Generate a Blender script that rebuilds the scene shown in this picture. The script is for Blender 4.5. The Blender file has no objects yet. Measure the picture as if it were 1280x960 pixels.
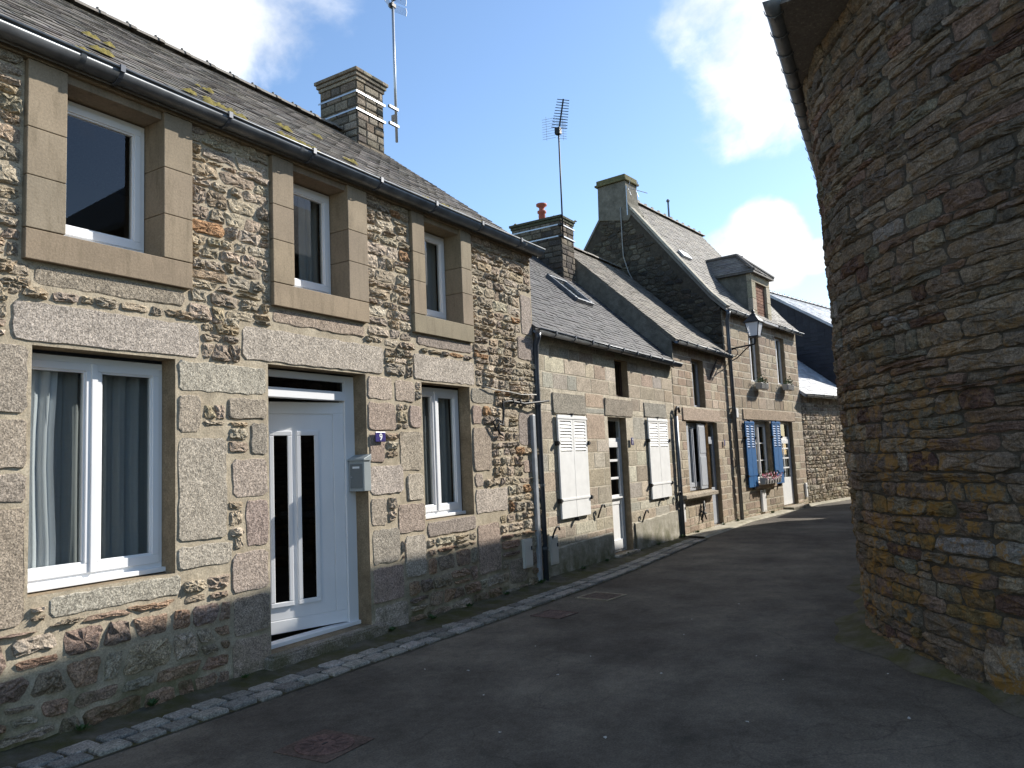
import bpy, math, random
from math import sin, cos, pi, radians, hypot, atan2, sqrt
from mathutils import Vector, Matrix
random.seed(7)
scn = bpy.context.scene
col = scn.collection

# ------------------------------------------------------------------ camera
CAM = Vector((0.0, -5.3, 1.65))
FPX, HEAD, PITCH, ROLL = 958.95, 0.551896, 0.101371, -0.044673
fw = Vector((cos(PITCH)*cos(HEAD), cos(PITCH)*sin(HEAD), sin(PITCH)))
rt = Vector((sin(HEAD), -cos(HEAD), 0)); up = rt.cross(fw)
rt, up = cos(ROLL)*rt + sin(ROLL)*up, -sin(ROLL)*rt + cos(ROLL)*up
cd = bpy.data.cameras.new('camera'); cam = bpy.data.objects.new('camera', cd); col.objects.link(cam)
cd.sensor_fit = 'HORIZONTAL'; cd.sensor_width = 36; cd.lens = FPX*36/1280
cd.clip_start = .05; cd.clip_end = 2000
M = Matrix((rt, up, -fw)).transposed().to_4x4(); M.translation = CAM; cam.matrix_world = M
scn.camera = cam
scn.render.resolution_x, scn.render.resolution_y = 1024, 768

# ------------------------------------------------------------------ sky and sun
SUN = Vector((1.8, -1.0, 1.27)).normalized()
EL = math.asin(SUN.z); AZ = atan2(SUN.x, SUN.y)
w = bpy.data.worlds.new('World'); scn.world = w; w.use_nodes = True
nt = w.node_tree; nt.nodes.clear()
def wn(t, **k):
    n = nt.nodes.new(t)
    for a, b in k.items(): setattr(n, a, b)
    return n
def wl(a, b): nt.links.new(a, b)
def wmath(op, a, b=None, clamp=False):
    n = wn('ShaderNodeMath', operation=op, use_clamp=clamp)
    for i, v in enumerate((a, b)):
        if v is None: continue
        if isinstance(v, (int, float)): n.inputs[i].default_value = v
        else: wl(v, n.inputs[i])
    return n.outputs[0]
sky = wn('ShaderNodeTexSky', sky_type='NISHITA', sun_disc=False, sun_elevation=EL, sun_rotation=AZ,
         air_density=1.0, dust_density=.35, ozone_density=2.2)
tc = wn('ShaderNodeTexCoord')
sep = wn('ShaderNodeSeparateXYZ'); wl(tc.outputs['Generated'], sep.inputs[0])
zz = wmath('ADD', wmath('MAXIMUM', sep.outputs[2], 0.0), .35)
px_, py_ = wmath('DIVIDE', sep.outputs[0], zz), wmath('DIVIDE', sep.outputs[1], zz)
comb = wn('ShaderNodeCombineXYZ'); wl(px_, comb.inputs[0]); wl(py_, comb.inputs[1])
n1 = wn('ShaderNodeTexNoise'); n1.inputs['Scale'].default_value = 2.4; n1.inputs['Detail'].default_value = 9
n1.inputs['Roughness'].default_value = .58; n1.inputs['Distortion'].default_value = .35
wl(comb.outputs[0], n1.inputs['Vector'])
n2 = wn('ShaderNodeTexNoise'); n2.inputs['Scale'].default_value = 6.5; n2.inputs['Detail'].default_value = 6
wl(comb.outputs[0], n2.inputs['Vector'])
def raydir(x, y): return ((x-640)/FPX*rt - (y-480)/FPX*up + fw).normalized()
# the cumulus banks of this sky: direction, half-width and weight
acc = None
for (x, y, r, wt) in ((200, 10, 9, .30), (345, 15, 7.5, .24), (100, -60, 10, .30), (935, 30, 7.2, .30), (890, 135, 5, .24), (845, 160, 2.6, .22), (965, 110, 5, .26), (955, 305, 3.4, .46), (915, 325, 2.8, .34), (1018, 318, 1.5, .24),
                      (700, -10, 5, .14), (-500, 100, 16, .3), (1700, -200, 18, .3), (300, -900, 20, .3)):
    d = raydir(x, y)
    dp = wn('ShaderNodeVectorMath', operation='DOT_PRODUCT'); wl(tc.outputs['Generated'], dp.inputs[0]); dp.inputs[1].default_value = d
    mr = wn('ShaderNodeMapRange', interpolation_type='SMOOTHSTEP')
    mr.inputs[1].default_value = cos(radians(r*1.25)); mr.inputs[2].default_value = cos(radians(r*.25))
    mr.inputs[3].default_value = 0; mr.inputs[4].default_value = wt
    wl(dp.outputs['Value'], mr.inputs[0])
    acc = mr.outputs[0] if acc is None else wmath('MAXIMUM', acc, mr.outputs[0])
for (x, y, r, wt) in ((600, 160, 15, .16), (800, 250, 8, .16), (1010, 230, 4, .14), (470, 230, 12, .12)):   # clear blue between the banks
    d = raydir(x, y)
    dp = wn('ShaderNodeVectorMath', operation='DOT_PRODUCT'); wl(tc.outputs['Generated'], dp.inputs[0]); dp.inputs[1].default_value = d
    mr = wn('ShaderNodeMapRange', interpolation_type='SMOOTHSTEP')
    mr.inputs[1].default_value = cos(radians(r*1.25)); mr.inputs[2].default_value = cos(radians(r*.25)); mr.inputs[3].default_value = 0; mr.inputs[4].default_value = wt
    wl(dp.outputs['Value'], mr.inputs[0]); acc = wmath('SUBTRACT', acc, mr.outputs[0])
cov = wmath('ADD', n1.outputs[0], acc)
mk = wn('ShaderNodeMapRange', interpolation_type='SMOOTHSTEP'); mk.inputs[1].default_value = .56; mk.inputs[2].default_value = .80
wl(cov, mk.inputs[0])
shade = wn('ShaderNodeMapRange'); shade.inputs[1].default_value = .3; shade.inputs[2].default_value = .7
shade.inputs[3].default_value = 4.6; shade.inputs[4].default_value = 7.0
wl(n2.outputs[0], shade.inputs[0])
cc = wn('ShaderNodeMixRGB', blend_type='MULTIPLY'); cc.inputs[0].default_value = 1; cc.inputs[2].default_value = (.97, .985, 1, 1)
wl(shade.outputs[0], cc.inputs[1])
mx = wn('ShaderNodeMixRGB'); wl(mk.outputs[0], mx.inputs[0]); hs = wn('ShaderNodeHueSaturation'); hs.inputs['Saturation'].default_value = 1.04; hs.inputs['Value'].default_value = 1.06; wl(sky.outputs[0], hs.inputs['Color']); wl(hs.outputs[0], mx.inputs[1]); wl(cc.outputs[0], mx.inputs[2])
bg = wn('ShaderNodeBackground'); bg.inputs[1].default_value = .142; wl(mx.outputs[0], bg.inputs[0])
wo = wn('ShaderNodeOutputWorld'); wl(bg.outputs[0], wo.inputs[0])
sl = bpy.data.lights.new('sun', 'SUN'); sl.energy = 5.0; sl.angle = radians(.53); sl.color = (1, .955, .885)
so = bpy.data.objects.new('sun', sl); col.objects.link(so); so.rotation_euler = SUN.to_track_quat('Z', 'Y').to_euler()
so.location = (20, -20, 30)
vs = scn.view_settings; vs.view_transform = 'Standard'; vs.look = 'None'; vs.gamma = 1; vs.exposure = .68

# ------------------------------------------------------------------ materials
def rgb(r, g, b): # 0-255 picture colour -> linear
    f = lambda v: (v/255/12.92 if v <= 10 else ((v/255+.055)/1.055)**2.4)
    c = (f(r), f(g), f(b)); y = (c[0]+c[1]+c[2])/3
    return tuple((v*.84+y*.16)*.97 for v in c)
class Mt:
    def __init__(s, name, rough=.8, metal=0, spec=.5):
        s.m = bpy.data.materials.new(name); s.m.use_nodes = True; s.t = s.m.node_tree
        s.b = s.t.nodes['Principled BSDF']; s.b.inputs['Roughness'].default_value = rough
        s.b.inputs['Metallic'].default_value = metal; s.b.inputs['Specular IOR Level'].default_value = spec
        g = s.t.nodes.new('ShaderNodeNewGeometry'); s.pos = g.outputs['Position']
    def n(s, t, **k):
        x = s.t.nodes.new(t)
        for a, b in k.items(): setattr(x, a, b)
        return x
    def l(s, a, b): s.t.links.new(a, b)
    def noise(s, scale, detail=4, rough=.55, vec=None, stretch=None):
        v = vec or s.pos
        if stretch:
            mp = s.n('ShaderNodeMapping'); mp.inputs['Scale'].default_value = stretch; s.l(v, mp.inputs[0]); v = mp.outputs[0]
        x = s.n('ShaderNodeTexNoise'); x.inputs['Scale'].default_value = scale; x.inputs['Detail'].default_value = detail
        x.inputs['Roughness'].default_value = rough; s.l(v, x.inputs['Vector']); return x.outputs[0]
    def rng(s, v, a, b, c=0., d=1.):
        x = s.n('ShaderNodeMapRange'); x.clamp = True
        for i, q in enumerate((a, b, c, d)): x.inputs[i+1].default_value = q
        s.l(v, x.inputs[0]); return x.outputs[0]
    def mix(s, f, a, b, mode='MIX'):
        x = s.n('ShaderNodeMixRGB', blend_type=mode)
        for i, q in enumerate((f, a, b)):
            if isinstance(q, (int, float)):
                x.inputs[i].default_value = q if i == 0 else (q, q, q, 1)
            elif isinstance(q, tuple): x.inputs[i].default_value = (*q[:3], 1)
            else: s.l(q, x.inputs[i])
        return x.outputs[0]
    def mul(s, c, f): return s.mix(1., c, f, 'MULTIPLY')
    def math(s, op, a, b):
        x = s.n('ShaderNodeMath', operation=op)
        for i, q in enumerate((a, b)):
            if isinstance(q, (int, float)): x.inputs[i].default_value = q
            else: s.l(q, x.inputs[i])
        return x.outputs[0]
    def attr(s):
        x = s.n('ShaderNodeAttribute'); x.attribute_name = 'Col'; return x.outputs['Color']
    def z(s):
        x = s.n('ShaderNodeSeparateXYZ'); s.l(s.pos, x.inputs[0]); return x.outputs[2]
    def bump(s, h, dist, strength=1., prev=None):
        x = s.n('ShaderNodeBump'); x.inputs['Strength'].default_value = strength; x.inputs['Distance'].default_value = dist
        s.l(h, x.inputs['Height'])
        if prev is not None: s.l(prev, x.inputs['Normal'])
        return x.outputs[0]
    def out(s, c=None, nrm=None, rough=None):
        if c is not None:
            if isinstance(c, tuple): s.b.inputs['Base Color'].default_value = (*c[:3], 1)
            else: s.l(c, s.b.inputs['Base Color'])
        if nrm is not None: s.l(nrm, s.b.inputs['Normal'])
        if rough is not None: s.l(rough, s.b.inputs['Roughness'])
        return s.m
MAT = {}
def m_stone(name, speck=.5, bump=.012, lichen=None, lich_amt=.62, patch=.3, moss=False, strata=0, orange=0, bs=26):
    m = Mt(name, .92, spec=.2); c = m.attr()
    c = m.mul(c, m.rng(m.noise(7, 5), .25, .75, 1-patch, 1+patch))
    c = m.mul(c, m.rng(m.noise(85, 3, .75), .34, .66, 1-speck, 1+speck))
    fine = m.noise(40, 5, .75)
    c = m.mul(c, m.rng(fine, .36, .6, .62, 1.18))
    if strata:
        st = m.noise(7, 7, .7, None, (1, 1, 5.5)); c = m.mul(c, m.rng(st, .3, .7, 1-strata, 1+strata))
    if lichen: c = m.mix(m.rng(m.noise(5.5, 6, .7), lich_amt, lich_amt+.1), c, lichen)
    if orange:
        om = m.math('MULTIPLY', m.rng(m.noise(1.1, 3, .5), .42, .56), m.rng(m.noise(9, 6, .72), .49, .57))
        c = m.mix(m.math('MULTIPLY', om, m.rng(m.z(), 1.2, 2.8, 1, orange)), c, rgb(158, 116, 44))
        c = m.mix(m.math('MULTIPLY', m.rng(m.noise(30, 5, .75), .64, .7), .5), c, rgb(168, 164, 152))
    if moss: c = m.mix(m.math('MULTIPLY', m.rng(m.z(), .0, .55, .75, 0), m.rng(m.noise(4, 5, .65), .42, .62)), c, rgb(88, 86, 40))
    b = m.bump(m.noise(bs, 7, .72), bump, 1.); b = m.bump(m.noise(110, 4, .65), bump*.2, .8, b)
    if strata: b = m.bump(st, bump*1.2, .8, b)
    return m.out(c, b)
MAT['rubble'] = m_stone('rubble_stone', .5, .03, rgb(190, 182, 162), .66, .25, moss=True, bs=34)
MAT['granite'] = m_stone('dressed_granite', .6, .012, None, .6, .2, moss=True, bs=40)
MAT['ashlar'] = m_stone('ashlar_stone', .3, .010, rgb(190, 180, 160), .68, .2)
MAT['towerstone'] = m_stone('schist_stone', .4, .022, rgb(124, 116, 98), .7, .3, strata=.35, orange=.25)
MAT['gablestone'] = m_stone('dark_gable_stone', .35, .03, rgb(150, 142, 124), .62, .3)
MAT['sett'] = m_stone('sett_stone', .45, .008, None, .6, .2)
def m_mortar(name, c0, c1, moss=True, bump=.012):
    m = Mt(name, .95, spec=.15)
    c = m.mix(m.rng(m.noise(3.2, 6, .6), .3, .7), c0, c1)
    c = m.mul(c, m.rng(m.noise(75, 4, .75), .34, .66, .7, 1.28))
    c = m.mul(c, m.rng(m.noise(11, 5), .3, .7, .8, 1.18))
    if moss: c = m.mix(m.math('MULTIPLY', m.rng(m.z(), .0, .6, .85, 0), m.rng(m.noise(3.5, 5, .65), .4, .6)), c, rgb(92, 92, 44))
    b = m.bump(m.noise(30, 6, .65), bump, .8); b = m.bump(m.noise(140, 3), bump*.2, .7, b)
    return m.out(c, b)
MAT['mortar'] = m_mortar('lime_mortar', rgb(164, 149, 124), rgb(184, 170, 144), True, .007)
MAT['mortar_pale'] = m_mortar('pale_joint_mortar', rgb(204, 192, 168), rgb(186, 174, 150))
MAT['mortar_dark'] = m_mortar('weathered_mortar', rgb(84, 76, 64), rgb(68, 62, 52), False)
MAT['reveal'] = m_mortar('reveal_render', rgb(150, 132, 104), rgb(128, 110, 84), False, .008)
MAT['render'] = m_mortar('grey_cement_render', rgb(186, 178, 160), rgb(160, 152, 132), True, .004)
MAT['render_dark'] = m_mortar('weathered_cement_render', rgb(128, 122, 108), rgb(98, 94, 82), False, .006)
m = Mt('precast_concrete', .85, spec=.25)
c = m.mul(m.attr(), m.rng(m.noise(2.6, 6, .6), .25, .75, .82, 1.14)); c = m.mul(c, m.rng(m.noise(160, 3), .3, .7, .9, 1.1))
c = m.mix(m.rng(m.noise(5, 6, .7, None, (3, 3, .5)), .50, .70, 0, .6), c, rgb(112, 98, 74)); c = m.mul(c, m.rng(m.noise(60, 4, .7), .34, .66, .86, 1.12))
MAT['concrete'] = m.out(c, m.bump(m.noise(60, 4), .002, .7))
def m_slate(name, lich, amt, rough=.55):
    m = Mt(name, rough, spec=.5); c = m.attr()
    c = m.mul(c, m.rng(m.noise(40, 4), .3, .7, .75, 1.25)); c = m.mul(c, m.rng(m.noise(1.6, 5), .3, .7, .78, 1.2))
    c = m.mix(m.rng(m.noise(26, 6, .75), amt, amt+.12), c, lich)
    c = m.mix(m.rng(m.noise(3.1, 6, .7), .66, .74, 0, .8), c, rgb(140, 124, 62))
    return m.out(c, m.bump(m.noise(90, 4), .003, .6))
MAT['slate_old'] = m_slate('old_slate', rgb(150, 142, 124), .56, .75)
MAT['slate_new'] = m_slate('newer_slate', rgb(130, 128, 122), .66, .72)
MAT['slate_glare'] = m_slate('sun_glare_slate', rgb(190, 192, 194), .66, .40)  # far roofs: sun glare put into the slate colour
m = Mt('tarred_slate_cladding', .7); MAT['cladding'] = m.out(m.mul(m.attr(), m.rng(m.noise(20, 4), .3, .7, .8, 1.2)), m.bump(m.noise(60, 3), .004, .6))
def plain(name, c, rough=.5, metal=0, var=.1, scale=12, bump=0, spec=.5):
    m = Mt(name, rough, metal, spec)
    cc = m.mul(c, m.rng(m.noise(scale, 5), .3, .7, 1-var, 1+var))
    return m.out(cc, m.bump(m.noise(scale*6, 3), bump, .7) if bump else None)
MAT['pvc'] = plain('white_pvc', (.80, .80, .80), .32, 0, .03, 3)
MAT['whitepaint'] = plain('white_paint', (.80, .79, .76), .5, 0, .06, 6, .001)
MAT['greypaint'] = plain('pale_grey_paint', rgb(172, 176, 182), .5, 0, .06, 6, .001)
MAT['bluepaint'] = plain('blue_paint', (.006, .105, .29), .6, 0, .14, 8, .001, .25)
MAT['zinc'] = plain('weathered_zinc', rgb(104, 108, 112), .42, .4, .3, 7)
MAT['zincpale'] = plain('pale_zinc', rgb(168, 172, 176), .45, .3, .18, 9)
MAT['pipeblue'] = plain('blue_grey_pipe', rgb(70, 76, 86), .4, .2, .15, 9)
MAT['galv'] = plain('galvanised_steel', rgb(172, 176, 180), .35, .6, .1, 20)
MAT['iron'] = plain('black_iron', (.012, .012, .013), .55, .2, .2, 30)
MAT['rust'] = m_stone('rusty_cast_iron', .3, .004)
MAT['terracotta'] = plain('terracotta', rgb(176, 82, 52), .75, 0, .2, 14, .003)
MAT['mailbox'] = plain('grey_enamel', rgb(152, 160, 160), .35, .1, .05, 8)
MAT['mailbox_door'] = plain('dark_grey_enamel', rgb(112, 118, 118), .4, .1, .05, 8)
MAT['plate'] = plain('violet_enamel', rgb(58, 48, 120), .3, 0, .25, 30)
MAT['digit'] = plain('white_enamel', (.85, .85, .85), .3, 0, .02, 5)
MAT['metercover'] = plain('beige_plastic', rgb(206, 200, 186), .5, 0, .05, 5)
MAT['meterwhite'] = plain('white_plastic', rgb(232, 228, 222), .5, 0, .05, 5)
MAT['cable'] = plain('grey_cable', rgb(150, 146, 138), .6, 0, .1, 9)
MAT['wood_dark'] = plain('dark_wood', rgb(70, 50, 36), .7, 0, .25, 12, .003)
MAT['interior'] = plain('interior_plaster', rgb(120, 112, 102), .9, 0, .05, 3)
MAT['moss'] = plain('roof_moss', rgb(126, 114, 54), .95, 0, .4, 30, .01, .1)
MAT['leaf'] = plain('green_leaf', (.05, .09, .025), .6, 0, .4, 40, 0, .3)
MAT['petal'] = plain('flower_petal', (.6, .12, .2), .6, 0, .1, 10)
m = Mt('petals', .6); MAT['petals'] = m.out(m.attr())
m = Mt('flower_pot_plastic', .6); MAT['potbox'] = m.out(rgb(176, 170, 160))
m = Mt('lamp_glass', .35); m.b.inputs['Transmission Weight'].default_value = .25; MAT['lampglass'] = m.out((.85, .86, .88))
def m_glass(name, tint, refl=1.45):
    m = bpy.data.materials.new(name); m.use_nodes = True; t = m.node_tree; t.nodes.clear()
    tr = t.nodes.new('ShaderNodeBsdfTransparent'); tr.inputs[0].default_value = (*tint, 1)
    gl = t.nodes.new('ShaderNodeBsdfGlossy'); gl.inputs['Roughness'].default_value = .015; gl.inputs[0].default_value = (.95, .97, 1, 1)
    fr = t.nodes.new('ShaderNodeFresnel'); fr.inputs[0].default_value = refl
    mu = t.nodes.new('ShaderNodeMath'); mu.operation = 'MULTIPLY_ADD'; mu.inputs[1].default_value = 1.0; mu.inputs[2].default_value = .01
    mu.use_clamp = True; t.links.new(fr.outputs[0], mu.inputs[0])
    ge = t.nodes.new('ShaderNodeNewGeometry'); sb = t.nodes.new('ShaderNodeMath'); sb.operation = 'SUBTRACT'; sb.inputs[0].default_value = 1; t.links.new(ge.outputs['Backfacing'], sb.inputs[1])
    m2 = t.nodes.new('ShaderNodeMath'); m2.operation = 'MULTIPLY'; t.links.new(mu.outputs[0], m2.inputs[0]); t.links.new(sb.outputs[0], m2.inputs[1])
    mx = t.nodes.new('ShaderNodeMixShader'); t.links.new(m2.outputs[0], mx.inputs[0]); t.links.new(tr.outputs[0], mx.inputs[1]); t.links.new(gl.outputs[0], mx.inputs[2])
    o = t.nodes.new('ShaderNodeOutputMaterial'); t.links.new(mx.outputs[0], o.inputs[0]); return m
MAT['glass'] = m_glass('window_glass', (.80, .82, .82))
MAT['glassdark'] = m_glass('frosted_dark_glass', (.05, .055, .05), 1.4)
m = Mt('grey_net_cloth', .9, spec=.1); MAT['netgrey'] = m.out(m.mul((.36, .37, .365), m.rng(m.noise(300, 2), .3, .7, .9, 1.1)))
m = Mt('curtain_cloth', .9, spec=.1); m.b.inputs['Subsurface Weight'].default_value = 0
MAT['curtain'] = m.out(m.mul((.74, .75, .76), m.rng(m.noise(300, 2), .3, .7, .9, 1.1)))
m = Mt('asphalt', .9, spec=.25)
c = m.mix(m.rng(m.noise(.5, 6, .6), .36, .66), rgb(82, 74, 63), rgb(112, 103, 88))
c = m.mul(c, m.rng(m.noise(1.7, 7, .68), .34, .66, .68, 1.26)); c = m.mul(c, m.rng(m.noise(70, 4, .75), .34, .66, .68, 1.36))
c = m.mul(c, m.rng(m.noise(16, 5, .7), .34, .66, .86, 1.14))
c = m.mul(c, m.rng(m.noise(.9, 4, .6, None, (.22, 1, 1)), .36, .62, .8, 1.08))
v = m.n('ShaderNodeTexVoronoi'); v.inputs['Scale'].default_value = 30; m.l(m.pos, v.inputs['Vector'])
c = m.mix(m.rng(v.outputs['Distance'], .10, .05, 0, .5), c, rgb(142, 137, 126))
v = m.n('ShaderNodeTexVoronoi', feature='DISTANCE_TO_EDGE'); v.inputs['Scale'].default_value = .8
wv = m.n('ShaderNodeVectorMath', operation='ADD'); nn = m.n('ShaderNodeTexNoise'); nn.inputs['Scale'].default_value = 2.5; nn.inputs['Detail'].default_value = 5; m.l(m.pos, nn.inputs['Vector']); m.l(m.pos, wv.inputs[0])
sc_ = m.n('ShaderNodeVectorMath', operation='SCALE'); sc_.inputs['Scale'].default_value = .5; m.l(nn.outputs['Color'], sc_.inputs[0]); m.l(sc_.outputs[0], wv.inputs[1]); m.l(wv.outputs[0], v.inputs['Vector'])
crk = m.math('MULTIPLY', m.rng(v.outputs['Distance'], .010, .002), m.rng(m.noise(.7, 3), .5, .56))
c = m.mix(m.math('MULTIPLY', crk, .3), c, rgb(40, 38, 34))
MAT['asphalt'] = m.out(c, m.bump(m.noise(75, 4, .75), .010, .9, m.bump(m.noise(2.4, 5), .03, .5)), m.rng(m.noise(3, 4), .3, .7, .8, .97))
m = Mt('mossy_strip', .95, spec=.15)
c = m.mix(m.rng(m.noise(5, 6, .65), .35, .65), rgb(112, 104, 88), rgb(84, 78, 62)); c = m.mix(m.rng(m.noise(3.1, 6, .7), .40, .6, 0, .85), c, rgb(82, 80, 36))
MAT['strip'] = m.out(c, m.bump(m.noise(40, 6, .7), .02, .8))
m = Mt('concrete_pavement', .9, spec=.2)
c = m.mix(m.rng(m.noise(4, 6, .65), .35, .65), rgb(176, 168, 146), rgb(150, 142, 120)); c = m.mix(m.rng(m.noise(2.3, 6, .7), .5, .68, 0, .6), c, rgb(110, 104, 62))
MAT['pavement'] = m.out(m.mul(c, m.rng(m.noise(120, 3), .3, .7, .8, 1.2)), m.bump(m.noise(40, 5), .008, .7))
MAT['earth'] = plain('earth', rgb(104, 100, 78), .95, 0, .3, 2, .02, .1)
MAT['paper'] = plain('paper_scrap', (.42, .41, .38), .8)

# ------------------------------------------------------------------ mesh helpers
class MB:
    def __init__(s): s.v, s.f, s.c, s.mi, s.col, s.m = [], [], [], [], (.5, .5, .5), 0
    def face(s, *pts):
        i = len(s.v); s.v += [tuple(p) for p in pts]; s.f.append(tuple(range(i, i+len(pts)))); s.c.append(s.col); s.mi.append(s.m)
    def poly(s, vs, fs):
        i = len(s.v); s.v += [tuple(p) for p in vs]
        for f in fs: s.f.append(tuple(i+k for k in f)); s.c.append(s.col); s.mi.append(s.m)
    def box(s, x0, x1, y0, y1, z0, z1):
        s.poly([(x0,y0,z0),(x1,y0,z0),(x1,y1,z0),(x0,y1,z0),(x0,y0,z1),(x1,y0,z1),(x1,y1,z1),(x0,y1,z1)],
               [(0,3,2,1),(4,5,6,7),(0,1,5,4),(1,2,6,5),(2,3,7,6),(3,0,4,7)])
    def obox(s, c, ax, ay, az, hx, hy, hz):
        c, ax, ay, az = map(Vector, (c, ax, ay, az)); P = []
        for k in (-1, 1):
            for (a, b) in ((-1,-1),(1,-1),(1,1),(-1,1)): P.append(c+ax*hx*a+ay*hy*b+az*hz*k)
        s.poly(P, [(0,3,2,1),(4,5,6,7),(0,1,5,4),(1,2,6,5),(2,3,7,6),(3,0,4,7)])
    def tube(s, path, r, n=8, caps=True):
        path = [Vector(p) for p in path]; rs = r if isinstance(r, (list, tuple)) else [r]*len(path)
        ring = []
        ref = Vector((0, 0, 1)); prev = None
        for i, p in enumerate(path):
            d = (path[min(i+1, len(path)-1)]-path[max(i-1, 0)]).normalized()
            if prev is None:
                a = d.cross(ref if abs(d.z) < .9 else Vector((1, 0, 0))).normalized()
            else: a = (prev - d*prev.dot(d)).normalized()
            prev = a; b = d.cross(a)
            ring += [p+(a*cos(2*pi*k/n)+b*sin(2*pi*k/n))*rs[i] for k in range(n)]
        fs = [(i*n+k, i*n+(k+1) % n, (i+1)*n+(k+1) % n, (i+1)*n+k) for i in range(len(path)-1) for k in range(n)]
        if caps: fs += [tuple(range(n-1, -1, -1)), tuple((len(path)-1)*n+k for k in range(n))]
        s.poly(ring, fs)
    def lathe(s, c, prof, n=12):
        V = [(c[0]+r*cos(2*pi*k/n), c[1]+r*sin(2*pi*k/n), c[2]+z) for r, z in prof for k in range(n)]
        F = [(i*n+k, i*n+(k+1) % n, (i+1)*n+(k+1) % n, (i+1)*n+k) for i in range(len(prof)-1) for k in range(n)]
        F += [tuple(range(n-1, -1, -1)), tuple((len(prof)-1)*n+k for k in range(n))]
        s.poly(V, F)
    def prism(s, pts, a, b, ax='y'):
        # polygon pts in (u,z) extruded from a to b along depth (y) or in (y,z) along x
        f = (lambda u, z, d: (u, d, z)) if ax == 'y' else (lambda u, z, d: (d, u, z))
        n = len(pts); V = [f(u, z, a) for u, z in pts]+[f(u, z, b) for u, z in pts]
        s.poly(V, [tuple(range(n)), tuple(range(2*n-1, n-1, -1))]+[(i, i+n, (i+1) % n+n, (i+1) % n) for i in range(n)])
    def build(s, name, mats, parent=None, smooth=False, recenter=True, bevel=0, kind=None):
        me = bpy.data.meshes.new(name)
        off = Vector((0, 0, 0))
        if recenter and s.v:
            xs, ys, zs = zip(*s.v); off = Vector(((min(xs)+max(xs))/2, (min(ys)+max(ys))/2, min(zs)))
            V = [(x-off.x, y-off.y, z-off.z) for x, y, z in s.v]
        else: V = s.v
        me.from_pydata(V, [], s.f)
        if not isinstance(mats, (list, tuple)): mats = [mats]
        for q in mats: me.materials.append(MAT[q] if isinstance(q, str) else q)
        if len(mats) > 1: me.polygons.foreach_set('material_index', s.mi)
        at = me.color_attributes.new('Col', 'FLOAT_COLOR', 'CORNER')
        buf = []
        for f, c in zip(s.f, s.c): buf += [c[0], c[1], c[2], 1.]*len(f)
        at.data.foreach_set('color', buf)
        if smooth: me.polygons.foreach_set('use_smooth', [True]*len(s.f))
        me.update()
        o = bpy.data.objects.new(name, me); col.objects.link(o); o.location = off
        if parent is not None:
            o.parent = parent
            if parent.type != 'EMPTY': o.location = off - Vector(parent.get('_off', (0, 0, 0)))
        o['_off'] = tuple(off)
        if parent is not None and parent.type != 'EMPTY' and '_off' in parent: pass
        if bevel:
            b = o.modifiers.new('bevel', 'BEVEL'); b.width = bevel; b.segments = 2; b.limit_method = 'ANGLE'; b.angle_limit = radians(40)
        if kind: o['kind'] = kind
        return o
def tag(o, label, cat, group=None):
    o['label'] = label; o['category'] = cat
    if group: o['group'] = group
    return o
def empty(name, loc=(0, 0, 0), rz=0):
    o = bpy.data.objects.new(name, None); col.objects.link(o); o.location = loc; o.rotation_euler = (0, 0, rz); o.empty_display_size = .2
    return o
def inst(src, name, loc, parent, rz=0):
    o = src.copy(); o.name = name; col.objects.link(o); o.parent = parent; o.location = loc; o.rotation_euler = (0, 0, rz)
    return o
U = random.uniform
def pick(pal, var=.10):
    c = random.choice(pal); k = U(1-var, 1+var); return tuple(min(.9, x*k*U(.97, 1.03)) for x in c)

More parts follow.
